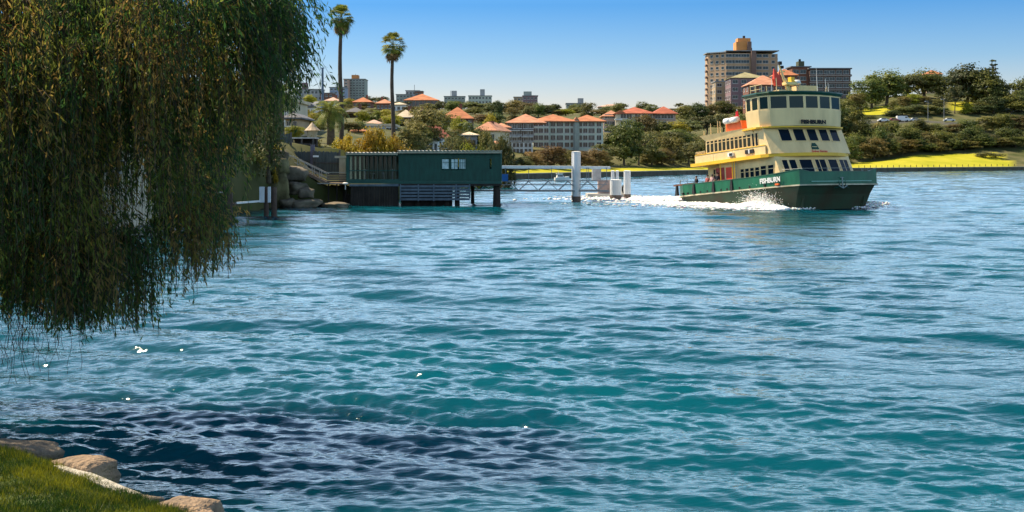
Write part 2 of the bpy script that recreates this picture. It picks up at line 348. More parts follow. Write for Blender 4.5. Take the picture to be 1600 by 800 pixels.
def quad_window(b, a, c, d, e_, fw=.06, out=.04, trans=None, mull=0, mf=0, mg=1):
    """window on the quad a(bottom left) c(bottom right) d(top right) e_(top left), seen from outside"""
    a, c, d, e_ = map(Vector, (a, c, d, e_)); n = (c - a).cross(e_ - a).normalized()
    def pt(u, v, o): return a*(1-u)*(1-v) + c*u*(1-v) + d*u*v + e_*(1-u)*v + n * o
    W = (c - a).length; H = (e_ - a).length; fu, fv = fw / W, fw / H
    def slab(u0, u1, v0, v1, o, mi):
        q = [pt(u0,v0,-.02), pt(u1,v0,-.02), pt(u1,v1,-.02), pt(u0,v1,-.02), pt(u0,v0,o), pt(u1,v0,o), pt(u1,v1,o), pt(u0,v1,o)]
        b.add(q, [(0,3,2,1),(4,5,6,7),(0,1,5,4),(1,2,6,5),(2,3,7,6),(3,0,4,7)], mi)
    slab(fu*.5, 1-fu*.5, fv*.5, 1-fv*.5, out*.3, mg)
    slab(0, 1, 0, fv, out, mf); slab(0, 1, 1-fv, 1, out, mf); slab(0, fu, fv, 1-fv, out-.002, mf); slab(1-fu, 1, fv, 1-fv, out-.002, mf)
    if trans: slab(fu, 1-fu, trans - fv*.45, trans + fv*.45, out-.004, mf)
    for k in range(mull):
        u = (k+1) / (mull+1); slab(u - fu*.4, u + fu*.4, fv, 1-fv, out-.006, mf)

def outline(xs, w_, xf, wf, xa, wa, k=.5, n=8):
    """plan ring, counter-clockwise from aft starboard: half widths w_ amidships, wf at the bow plane xf, wa at xa"""
    pts = [(xa - k*.6, 0)]
    pts += [(xa, -wa*.6), (xa + .5, -wa)]
    pts += [(xs[0], -w_), (xs[1], -w_)]
    for i in range(n + 1):
        y = -wf + 2 * wf * i / n; pts.append((xf + k * (1 - (y / wf)**2), y))
    pts += [(xs[1], w_), (xs[0], w_), (xa + .5, wa), (xa, wa*.6)]
    return pts

def person(name_loc, label, shirt, pants, seated=False, rz=0, hairc=(.03,.02,.015), parent_pos=None, skin=(.55,.32,.22), group=None):
    """one continuous figure 1.7 m tall, feet (or seat) at the given point"""
    V = []; E = []; Rr = []
    def v(x, y, z, r_, p=None):
        V.append((x, y, z)); Rr.append((r_, r_)); 
        if p is not None: E.append((p, len(V)-1))
        return len(V)-1
    z0 = -.45 if seated else 0
    pel = v(0,0,.95+z0,.15); wst = v(0,.01,1.12+z0,.125,pel); ch = v(0,.0,1.33+z0,.15,wst); nk = v(0,0,1.49+z0,.06,ch); hd0 = v(0,.01,1.56+z0,.075,nk); hd = v(0,.02,1.64+z0,.098,hd0); tp = v(0,.01,1.70+z0,.075,hd)
    for s in (-1,1):
        sh = v(s*.18,0,1.42+z0,.062,ch); el = v(s*.24,-.03,1.16+z0,.045,sh); wr = v(s*.2,.2,1.02+z0,.032,el); ha = v(s*.18,.28,1.03+z0,.035,wr)
        for k in range(5): v(s*(.155+.013*k), .36 - .012*abs(k-2), 1.03+z0-.006*abs(k-2), .009, v(s*(.16+.012*k), .32, 1.035+z0, .011, ha))
        if seated:
            hp = v(s*.09,.02,.92+z0,.095,pel); kn = v(s*.12,.45,.92+z0,.062,hp); an = v(s*.12,.45,.5+z0,.045,kn); v(s*.12,.6,.48+z0,.045,an)
        else:
            hp = v(s*.09,0,.86,.095,pel); kn = v(s*.1,.02,.48,.062,hp); an = v(s*.1,0,.08,.045,kn); v(s*.11,.16,.05,.045,an)
    me = bpy.data.meshes.new('person'); me.from_pydata(V, E, []); o = bpy.data.objects.new('person', me); COL.objects.link(o)
    o.modifiers.new('s', 'SKIN'); sv = me.skin_vertices[0].data
    for i, r_ in enumerate(Rr): sv[i].radius = r_
    sv[0].use_root = True; o.modifiers.new('b', 'SUBSURF').levels = 1
    bpy.context.view_layer.update(); m2 = bpy.data.meshes.new_from_object(o.evaluated_get(bpy.context.evaluated_depsgraph_get()))
    o.modifiers.clear(); o.data = m2; bpy.data.meshes.remove(me)
    ms = [M('skin', skin, .6, .05), M('cloth_%d%d%d' % tuple(int(c*99) for c in shirt), shirt, .9, .1), M('cloth_%d%d%d' % tuple(int(c*99) for c in pants), pants, .9, .1)]
    for mm in ms: m2.materials.append(mm)
    for p_ in m2.polygons:
        c = p_.center; z = c.z - z0; p_.use_smooth = True
        p_.material_index = 0 if z > 1.47 or (abs(c.x) > .1 and c.y > .16 and z < 1.2 and z > .97) else (1 if z > .97 else 2)
    tag(o, label, 'person', group); o.location = name_loc; o.rotation_euler = (0,0,rz)
    b = MB(); b.sphere((0,-.015,1.68+z0),(.112,.115,.105),12); b.build('hair', M('hair', hairc, .7, .2), o, True)
    b = MB()
    pass
    for s in (-1,1): MB().sphere((s*.036,.112,1.645+z0),.013,6).build('eye', BLACK, o)
    MB().tube([(0,.11,1.64+z0),(0,.137,1.61+z0)],[.01,.016],6).build('nose', ms[0], o, True)
    return o

FER = empty('ferry', (24.5, 122.5, 0)); FER.rotation_euler = (0, R(-4.7), R(-65))
tag(FER, 'cream and green three storey passenger ferry steaming bow first with white bow wave', 'ferry')
def ferry():
    T = FER
    ring = outline((-6.5, 6.0), 5.0, 10.55, 4.25, -10.6, 3.4, .35)
    ring[3] = (-7.5, -4.7); ring.insert(4, (-4.5, -5.0)); ring.insert(5, (4.5, -5.0)); ring[6] = (8.0, -4.85)
    ring = [(a, b) for a, b in ring]; ring2 = []
    for a, b in ring:
        if b <= 0 or True: ring2.append((a, b))
    # mirror the starboard half so that port matches
    half = [p for p in ring if p[1] < -.01]; ring = [ring[0]] + half + [(ring[0][0] + 0, 0)][:0] + [(10.9, 0)] + [(a, -b) for a, b in half[::-1]]
    def ztop(x, y):
        z = 2.42 + .22 * max(0, (x - 3) / 7.5) ** 2 + .10 * max(0, (-x - 4) / 6)
        if x > 10.2: z += .28 * max(0, (abs(y) - 3.4) / .85) - .18
        return z
    def off(r_, d): 
        c = [];n = len(r_)
        for i, (a, b) in enumerate(r_):
            p, q = r_[i-1], r_[(i+1) % n]; t = Vector((q[0]-p[0], q[1]-p[1])).normalized(); c.append((a - t.y * -d * -1, b + t.x * d)) 
        return c
    inn = off(ring, .12)
    b = MB()
    for rr, flip in ((ring, 0),):
        n = len(ring); vs_ = [(a, y, 1.36) for a, y in ring] + [(a, y, ztop(a, y)) for a, y in ring] + [(a, y, ztop(*ring[i])) for i, (a, y) in enumerate(inn)] + [(a, y, 1.40) for a, y in inn]
        fs = []
        for k in range(3):
            for i in range(n): j = (i+1) % n; fs.append((k*n+i, k*n+j, (k+1)*n+j, (k+1)*n+i))
        b.add(vs_, fs)
    bul = b.build('bulwark', FGREEN, T)
    n = len(ring)
    MB().add([(a, y, 1.40) for a, y in inn], [tuple(range(n))]).build('deck', M('deck_paint', (.16,.2,.15), .8), T)
    # pale rubbing strake and its dark underside
    b = MB(); o1 = off(ring, -.10)
    b.loft([[(ring[i][0], ring[i][1], 1.30), (o1[i][0], o1[i][1], 1.30), (o1[i][0], o1[i][1], 1.42), (ring[i][0], ring[i][1], 1.42)] for i in list(range(n)) + [0]], 0, False)
    b.build('rubbing_strake', M('strake_paint', (.55,.50,.36), .5, .25, .8, dirt=(.25,.2,.13)), T)
    b = MB(); cap = off(ring, -.03); 
    b.loft([[(inn[i][0], inn[i][1], ztop(*ring[i])), (cap[i][0], cap[i][1], ztop(*ring[i])), (cap[i][0], cap[i][1], ztop(*ring[i])+.06), (inn[i][0], inn[i][1], ztop(*ring[i])+.06)] for i in list(range(n)) + [0]], 0, False)
    b.build('capping_rail', M('cap_paint', (.05,.12,.08), .4, .2), T)
    # lower hull: wet deck box and two slender hulls
    low = [(a * .985, y * .985) for a, y in ring]; low2 = [(a * .965 if a < 0 else a * .93, y * .95) for a, y in ring]
    low3 = [(a * .95 if a < 0 else a * .87, y * .91) for a, y in ring]
    b = MB(); b.loft([[(a, y, 1.36) for a, y in low], [(a, y, .55) for a, y in low2], [(a, y, -.75) for a, y in low3]]); b.build('lower_hull', DGREEN if False else HULLP, T)
    for s in (-1, 1):
        b = MB(); rings = []
        for z, k, ww in ((.36, 1.0, 1.25), (-.6, .97, 1.05), (-1.6, .9, .5)):
            r_ = []
            for x, q in ((-9.8,.25),(-9,.8),(-6,1),(0,1.05),(5,1),(8.2,.55),(9.9,.04)):
                r_.append((x * k, s*3.35 - ww * q, z))
            for x, q in ((9.9,.04),(8.2,.55),(5,1),(0,1.05),(-6,1),(-9,.8),(-9.8,.25)): r_.append((x * k, s*3.35 + ww * q, z))
            rings.append(r_)
        b.loft(rings); b.build('twin_hull', HULLP, T, False)
    # scuppers, fenders and vertical timbers on the flank
    for x in (-8.4, -5.0, -1.6, 1.4): 
        b = MB(); zt = ztop(x, -5); y0 = -5.06 if x > -6 else -4.86
        b.add([(x-.1,y0-.02,zt-.03),(x+.1,y0-.02,zt-.03),(x+.22,y0-.1,1.45),(x-.22,y0-.1,1.45),(x-.1,y0+.15,zt-.03),(x+.1,y0+.15,zt-.03),(x+.22,y0+.15,1.45),(x-.22,y0+.15,1.45)], [(0,1,2,3),(7,6,5,4),(0,4,5,1),(1,5,6,2),(2,6,7,3),(3,7,4,0)])
        b.build('fender', BLACK, T)
    b0 = None
    for x in (-7.3, -6.4, -3.9, -2.7, -.4, .6, 2.6, 4.2, 6.4):
        b = MB(); b.box(x-.11, x+.11, -5.03 if x > -5 else -4.92 , -4.9 if x > -5 else -4.72, 1.5, 1.68); b.build('scupper', BLACK, T)
    MB().box(7.9, 8.4, -4.96, -4.8, 1.5, 1.66).build('side_light', ORANGE, T)
    b = MB(); b.box(10.93, 10.98, -3.3, 3.3, 1.62, 1.68); b.build('bow_stripe', M('stripe_paint', (.25,.5,.4), .5), T)
    b = MB(); b.tube([(11.0,0,2.0),(11.06,0,1.0)],.05,8); b.tube([(11.06,-.45,1.25),(11.08,0,1.0),(11.06,.45,1.25)],.06,8); b.tube([(11.0,-.2,1.95),(11.0,.2,1.95)],.04,8); b.build('anchor', M('galvanised', (.22,.26,.25), .5, .2, metal=.6), T)
    for s in (-1, 1): MB().tube([(10.95, s*.35, 1.7), (11.06, s*.32, 1.15), (10.9, s*.8, 1.05)], .05, 6).build('anchor_bracket', DGREEN, T)
    # railing on the bow and stern
    def rail(pts, h, mat, mid=True, r_=.022, step=1.3):
        b = MB(); tops = [(p[0], p[1], p[2] + h) for p in pts]; b.tube(tops, r_, 6)
        if mid: b.tube([(p[0], p[1], p[2] + h*.5) for p in pts], r_*.8, 6)
        for p, q in zip(pts, pts[1:]):
            L = (Vector(q) - Vector(p)).length; m_ = max(1, round(L / step))
            for i in range(m_): c = Vector(p).lerp(Vector(q), i / m_); b.tube([c, c + Vector((0,0,h))], r_, 6)
        b.tube([pts[-1], (pts[-1][0], pts[-1][1], pts[-1][2]+h)], r_, 6)
        return b.build('railing', mat, T)
    STEEL = M('rail_steel', (.25,.27,.26), .5, .1, metal=.3)
    rail([(8.5,-4.5,2.42),(10.5,-3.9,2.4),(10.75,0,2.4),(10.5,3.9,2.4),(8.5,4.5,2.42)], .42, STEEL, False)
    rail([(-6.5,-4.75,2.45),(-8.3,-4.4,2.5),(-10.2,-3.3,2.55),(-10.9,0,2.55),(-10.2,3.3,2.55),(-7,4.6,2.45)], .5, STEEL, False)
    # main deck house
    def house(xa, xs, w_, xt, xb, z0, z1, k, mat, name, wt=None):
        """raked curved front from xb (z0) to xt (z1)"""
        wt = wt or w_; rings = []
        for z, xf, ww in ((z0, xb, w_), (z1, xt, wt)):
            r_ = [(xa, -w_, z), (xs, -w_, z)]
            for i in range(9): y = -ww + 2*ww*i/8; r_.append((xf + k*(1-(y/ww)**2), y, z))
            r_ += [(xs, w_, z), (xa, w_, z)]; rings.append(r_)
        return MB().loft(rings).build(name, mat, T)
    def front_windows(ys, zs, xb, xt, z0, z1, w_, k, mats, fw=.09, name='window', out=.05):
        def fx(y, z): t = (z - z0) / (z1 - z0); return xb + (xt - xb)*t + k*(1-(y/w_)**2)
        for ya, yb in ys:
            b = MB(); za, zb = zs
            quad_window(b, (fx(ya,za),ya,za), (fx(yb,za),yb,za), (fx(yb,zb),yb,zb), (fx(ya,zb),ya,zb), fw, out)
            b.build(name, mats, T)
    house(-1.75, 5.2, 4.15, 7.0, 8.2, 1.42, 4.14, .75, CREAM, 'main_cabin')
    front_windows([(-3.75,-2.35),(-2.15,-.75),(-.55,.75),(.95,2.2),(2.4,3.7)], (2.35,3.86), 8.2, 7.0, 1.42, 4.14, 4.15, .75, [CREAM, DGLASS])
    # side windows of the main cabin, growing taller forward
    xs = [1.75, 2.5, 3.25, 4.0, 4.8]
    for s in (-1, 1):
        for i, (a, c) in enumerate(((1.65,2.3),(2.38,3.08),(3.16,3.86),(3.94,4.68),(4.80,5.72),(5.90,6.85))):
            b = MB(); zb, zt = 2.15, 3.42 + (.06 if i > 3 else 0)
            q = [(a,-4.15,zb),(c,-4.15,zb),(c,-4.15,zt),(a,-4.15,zt)] if s < 0 else [(c,4.15,zb),(a,4.15,zb),(a,4.15,zt),(c,4.15,zt)]
            quad_window(b, *q, .06, .04, .72); b.build('window', [CREAM, DGLASS], T)
    # aft end of the main deck: cabin wall, entrance with red bulkhead, post and ladder
    MB().box(-4.6,-1.76,-3.55,3.55,1.42,4.12).build('aft_cabin', CREAM, T)
    b = MB(); quad_window(b, (-3.7,-3.55,2.3),(-2.5,-3.55,2.3),(-2.5,-3.55,3.8),(-3.7,-3.55,3.8), .07, .04, .6, 2); b.build('window', [CREAM, DGLASS], T)
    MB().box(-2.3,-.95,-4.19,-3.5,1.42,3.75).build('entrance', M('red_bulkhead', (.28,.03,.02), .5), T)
    MB().box(-.6,.5,-4.22,-4.1,1.6,3.7).build('door', RED, T)
    for x in (-1.0,.95,1.3): MB().tube([(x,-4.55,1.4),(x,-4.55,4.12)],.05,8).build('post', YEL, T)
    b = MB()
    for x in (1.0,1.35): b.tube([(x,-4.42,1.6),(x,-4.42,4.1)],.03,6)
    for i in range(9): b.tube([(1.0,-4.42,1.8+i*.26),(1.35,-4.42,1.8+i*.26)],.02,6)
    b.build('ladder', STEEL, T)
    # yellow belt / promenade deck edge
    def belt(z0, z1, w_, xf, xa, k, mat, name):
        pts = [(xa,-w_+.5),(xa+.3,-w_),(xf-1.6,-w_)] + [(xf - .9*abs(y/(w_-.4))**3 + k*(1-(y/w_)**2), y) for y in np.linspace(-w_+.35, w_-.35, 9)] + [(xf-1.6,w_),(xa+.3,w_),(xa,w_-.5)]
        return MB().prism([(float(a), float(c)) for a, c in pts], z0, z1).build(name, mat, T)
    belt(4.125, 4.42, 4.85, 7.45, -6.0, .7, YEL, 'promenade_deck')
    # upper saloon
    MB().box(-5.1,6.3,-4.62,-4.5,4.42,5.24).build('side_bulwark', CREAM, T); MB().box(-5.1,6.3,4.5,4.62,4.42,5.24).build('side_bulwark', CREAM, T)
    MB().box(-5.2,-5.08,-4.62,4.62,4.42,5.2).build('aft_bulwark', CREAM, T)
    rail([(-3.5,-4.56,5.24),(-5.1,-4.56,5.24),(-5.1,4.56,5.24),(-3.5,4.56,5.24)], .27, CREAM, True, .03, .33)
    house(-3.45, 5.0, 4.45, 5.75, 6.95, 4.42, 7.0, .75, CREAM, 'upper_saloon')
    front_windows([(-3.2,-2.05),(-1.8,-.6),(-.35,.8),(1.05,2.2),(2.45,3.6)], (5.5,6.72), 6.95, 5.75, 4.42, 7.0, 4.45, .75, [CREAM, DGLASS], .07)
    for s in (-1, 1):
        for i in range(11):
            a = -3.3 + i * .67; c = a + .6; b = MB()
            q = [(a,-4.45,5.28),(c,-4.45,5.28),(c,-4.45,6.46),(a,-4.45,6.46)] if s < 0 else [(c,4.45,5.28),(a,4.45,5.28),(a,4.45,6.46),(c,4.45,6.46)]
            quad_window(b, *q, .05, .05, .76); b.build('window', [CREAM, glass_mat('saloon_glass', (.03,.035,.03), .1) if 'saloon_glass' not in MATS else MATS['saloon_glass']], T)
        for a, c, z in ((4.15,4.6,5.25),(4.68,5.15,5.25)):
            b = MB(); q = [(a,-4.45,z),(c,-4.45,z),(c-.1,-4.45,6.5),(a-.02,-4.45,6.5)] if s < 0 else [(c,4.45,z),(a,4.45,z),(a-.02,4.45,6.5),(c-.1,4.45,6.5)]
            quad_window(b, *q, .05, .05); b.build('window', [CREAM, DGLASS], T)
    # roof fascia flaring out at the stern
    b = MB(); A = [(-3.4,-4.5),(4.4,-4.5),(4.4,4.5),(-3.4,4.5)]; B = [(-4.1,-4.72),(4.4,-4.62),(4.4,4.62),(-4.1,4.72)]
    b.loft([[(x,y,6.48) for x,y in A],[(x,y,7.04) for x,y in B]]); b.build('roof_fascia', CREAM, T)
    # life ring boxes and vents
    MB().box(.7,1.5,-4.86,-4.63,4.62,4.98).build('buoy_box', WHITE, T)
    b = MB(); b.box(1.0,1.45,-4.89,-4.86,4.68,4.92); b.build('vent', BLACK, T)
    b = MB(); b.box(3.3,4.6,-4.72,-4.63,4.66,5.02); b.build('side_opening', BLACK, T); MB().box(3.95,4.1,-4.8,-4.72,4.66,5.02).build('lamp', WHITE, T)
    # wheelhouse deck wings, band, windows, roof
    pts = [(3.0,-4.7),(5.4,-4.9)] + [(float(6.3 + .9*(1-(y/4.4)**2)), float(y)) for y in np.linspace(-4.2, 4.2, 9)] + [(5.4,4.9),(3.0,4.7)]
    MB().prism(pts, 6.80, 6.93).build('wheelhouse_deck', YEL, T)
    b = MB()
    def plan(g=0, xa=3.55): return [(xa-g,-4.5-g),(5.5,-4.5-g)] + [(float(6.25 + g + 1.1*(1-(y/4.2)**2)), float(y*(1+g/4))) for y in np.linspace(-3.95, 3.95, 9)] + [(5.5,4.5+g),(xa-g,4.5+g)]
    b.loft([[(x,y,6.95) for x,y in plan(.0)], [(x,y,8.42) for x,y in plan(.08)]]); b.build('wheelhouse_band', CREAM, T)
    pl = plan(-.02); b = MB()
    MB().prism(plan(-.22, 3.6), 8.42, 9.8).build('wheelhouse_interior', M('wheelhouse_dark', (.02,.05,.045), .5), T)
    # pillars and tinted panes round the wheelhouse
    seq = [1, 2, 4, 5, 7, 8, 10, 11] 
    ringp = plan(0.02)
    for i in range(len(ringp)):
        p, q = ringp[i], ringp[(i+1) % len(ringp)]
        if i in (2,): pass
    segs = [(0,1),(1,2),(2,4),(4,5),(5,7),(7,8),(8,10),(10,11),(11,12)]
    fronts = [ringp[0], ((ringp[0][0]+ringp[1][0])/2, ringp[0][1]), ringp[1], ringp[2]]
    ys_ = [-4.0, -2.4, -.8, .8, 2.4, 4.0]; fr_ = [(6.27 + 1.1*(1-(y/4.2)**2), y) for y in ys_]
    allp = [(3.55,-4.52),(4.4,-4.52),(5.5,-4.52)] + fr_ + [(5.5,4.52),(4.4,4.52),(3.55,4.52)]
    for p, q in zip(allp, allp[1:]):
        b = MB(); quad_window(b, (p[0],p[1],8.42),(q[0],q[1],8.42),(q[0],q[1],9.76),(p[0],p[1],9.76), .13, .04); b.build('wheelhouse_window', [CREAM, TEAL], T)
    MB().loft([[(x,y,9.77) for x,y in plan(.12)],[(x,y,9.95) for x,y in plan(.28, 3.6)],[(x,y,10.08) for x,y in plan(.24,3.6)]]).build('wheelhouse_roof', DGREEN, T)
    # rust streaks under scuppers, seams and a waist rail
    RS = M('rust_streak', (.16,.10,.04), .8, .4, 6)
    for x, h in ((-3.9,.35),(-.4,.5),(2.6,.4),(4.2,.55),(6.4,.3)): MB().add([(x-.05,-5.012,1.5),(x+.05,-5.012,1.5),(x+.02,-5.012,1.5-.06),(x-.02,-5.012,1.5-.06)],[(0,1,2,3)]).build('rust_streak', RS, T)
    for x in (-2.0, 1.2, 4.4): MB().box(x-.012, x+.012, -4.632, -4.62, 4.44, 5.22).build('panel_seam', M('seam', (.25,.2,.11), .8), T)
    MB().box(-5.1, 6.3, -4.66, -4.62, 5.2, 5.26).build('waist_rail', YEL, T)
    # lettering
    me = text_mesh('FISHBURN', .62, .015, .018); me.materials.append(WHITE); o = link('name_lettering', me, T); o.location = (7.2, -4.955, 1.98); o.rotation_euler = (R(90), R(-1), R(3.0))
    me = text_mesh('FISHBURN', .55, .02, .022); me.materials.append(BLACK); o = link('name_lettering', me, T); o.location = (7.42, .05, 7.25); o.rotation_euler = (R(90), 0, R(90)); o.scale = (1.12, .9, 1)
    b = MB(); fx = lambda z: 6.95 + .75 - (z-4.42)*1.2/2.58 + .03
    b.add([(fx(4.75),-.42,4.75),(fx(4.75),.42,4.75),(fx(5.05),.36,5.05),(fx(5.35),.2,5.35),(fx(5.35),-.2,5.35),(fx(5.05),-.36,5.05)], [(0,1,2,3,4,5)])
    b.add([(fx(5.0)+.02,-.3,4.97),(fx(5.0)+.02,.3,4.97),(fx(5.1)+.02,.3,5.05),(fx(5.1)+.02,-.3,5.05)], [(0,1,2,3)], 1); b.build('emblem', [DGREEN, CREAM], T)
    me = text_mesh('Sydney Ferries', .3, .01, .004, .2); me.materials.append(RED); o = link('operator_lettering', me, T); o.location = (fx(4.55)+.0, .35, 4.57); o.rotation_euler = (R(90), 0, R(90))
    # roof gear: wheelhouse top
    rail([(3.6,-4.0,10.08),(5.2,-3.9,10.08)], .8, CREAM, True, .03, .8)
    for x, y, h in ((3.5,-3.9,.95),(4.2,-3.9,.9),(4.6,-2.9,.8),(5.2,-2.2,1.5),(4.2,-1.5,.8)): MB().tube([(x,y,10.0),(x,y,10.05+h)],.035,6).build('stanchion', CREAM, T)
    MB().box(3.6,4.6,-1.5,-.6,10.05,10.55).build('deck_box', CREAM, T); MB().box(3.5,4.6,.8,3.0,10.05,11.0).build('deck_box', M('tank_paint', (.75,.55,.25), .5), T)
    b = MB(); b.tube([(4.6,-.35,10.05),(4.5,-.75,11.4),(4.4,-1.2,12.9)],[.16,.13,.09],8); b.tube([(4.6,.1,10.05),(4.5,-.7,11.6)],.1,8); b.tube([(4.45,-1.35,12.2),(4.45,-.6,12.3)],.07,6); b.build('mast', M('mast_paint', (.8,.6,.25), .5), T)
    b = MB(); b.box(4.35,4.6,-1.3,-1.0,12.9,13.2); b.box(4.35,4.6,-1.12,-.82,12.55,12.8); b.build('mast_lamp', BLACK, T)
    b = MB(); b.loft([[(4.5,-2.0,10.9),(4.8,-2.0,10.9),(4.8,-1.25,10.9),(4.5,-1.25,10.9)],[(4.5,-2.15,11.5),(4.8,-2.1,11.5),(4.8,-1.3,11.5),(4.5,-1.3,11.5)],[(4.6,-2.0,12.5),(4.65,-2.0,12.5),(4.65,-1.95,12.5),(4.6,-1.95,12.5)]])
    b.loft([[(4.6,-1.6,11.4),(4.7,-1.6,11.4),(4.7,-1.3,11.4),(4.6,-1.3,11.4)],[(4.62,-1.4,12.4),(4.66,-1.4,12.4),(4.66,-1.35,12.4),(4.62,-1.35,12.4)]]); b.build('red_pennant', RED, T)
    b = MB(); b.box(4.2,5.0,-.9,.3,11.0,11.25); b.build('radar_platform', M('mast_paint', (.8,.6,.25), .5), T)
    b = MB(); b.cyl(4.5,.65,11.15,11.5,.42,.3,12); b.build('radar_dome', WHITE, T, True); MB().tube([(4.5,.65,10.05),(4.5,.65,11.15)],.05,6).build('radar_post', STEEL, T)
    b = MB(); b.box(4.3,4.8,-.2,.2,11.25,11.75); b.build('horn', YEL, T)
    for y, h in ((-2.6,1.7),(2.6,2.6),(3.6,1.6),(3.9,1.2)): MB().tube([(5.0,y,10.05),(5.0,y,10.05+h)],[.03,.012],5).build('whip_aerial', WHITE, T)
    b = MB(); b.tube([(5.0,3.4,10.05),(5.05,3.65,10.9),(5.0,3.9,10.05)],.03,5); b.build('aerial_stay', CREAM, T)
    # saloon roof aft of the wheelhouse: life raft, red ensign, poles
    MB().box(-.3,2.3,-4.2,-2.8,7.06,7.9).build('life_raft_rack', ORANGE, T); b = MB()
    for x in (0.3,1.4): b.tube([(x-.45,-4.35,8.05),(x+.45,-4.35,8.05)],.28,12)
    b.build('life_raft', WHITE, T, True)
    b = MB(); b.tube([(.6,-3.2,7.06),(.2,-3.2,9.2)],.035,6); b.build('ensign_staff', WHITE, T)
    b = MB(); b.loft([[(.55,-3.2,8.0),(.5,-3.2,8.0)],[(.3,-3.2,9.1),(.26,-3.2,9.1)]],0,False,False) if False else None
    fl = []; 
    for i in range(6):
        x = .28 - i*.12; fl.append([(x+.25,-3.2-.12*math.sin(i*1.3),7.9-i*.03),(x+.28,-3.17-.12*math.sin(i*1.3),7.9-i*.03),(x+.03,-3.17-.12*math.sin(i*1.3),9.05-i*.1),(x,-3.2-.12*math.sin(i*1.3),9.05-i*.1)])
    MB().loft(fl).build('ensign', M('flag_cloth', (.6,.02,.03), .8), T)
    for x, h in ((-3.9,.5),(-2.7,1.1),(-1.5,1.2),(-1.1,1.15),(-.2,1.3)): MB().tube([(x,-4.3,7.03),(x,-4.3,7.04+h)],.035,6).build('pole', CREAM, T)
    # seats on the aft deck
    for x in (-9.2,-7.6,-5.9): 
        b = MB(); b.box(x-.25,x+.25,-3.6,3.6,1.8,1.88); b.box(x-.25,x-.18,-3.6,3.6,1.88,2.35); b.box(x-.2,x+.2,-3.3,-3.1,1.42,1.8); b.box(x-.2,x+.2,3.1,3.3,1.42,1.8); b.build('bench', RUST, T)
    MB().box(-9.6,-6.0,-4.45,-4.25,2.45,2.62).build('side_seat_back', RUST, T)
ferry()
FW = FER.matrix_basis.copy()
def on_ferry(x, y, z): return FER.matrix_basis @ Vector((x, y, z))
zr = R(-65)
person(on_ferry(-6.3,-3.9,2.0), 'seated passenger in dark clothes at the stern rail nearest the wake', (.03,.03,.04), (.02,.02,.03), True, zr + R(-170))
person(on_ferry(-3.5,-4.45,1.9), 'seated passenger in red and white shirt beside the aft cabin wall', (.45,.12,.1), (.1,.1,.15), True, zr + R(-160), (.2,.12,.06))
person(on_ferry(-2.7,-4.45,1.9), 'seated passenger in pale pink top between two others on the ferry', (.65,.4,.36), (.1,.1,.15), True, zr + R(-160), (.1,.05,.03))
person(on_ferry(-1.9,-4.4,1.56), 'standing passenger in dark jacket at the red ferry entrance', (.015,.015,.03), (.02,.02,.03), False, zr + R(-150), (.5,.3,.2))

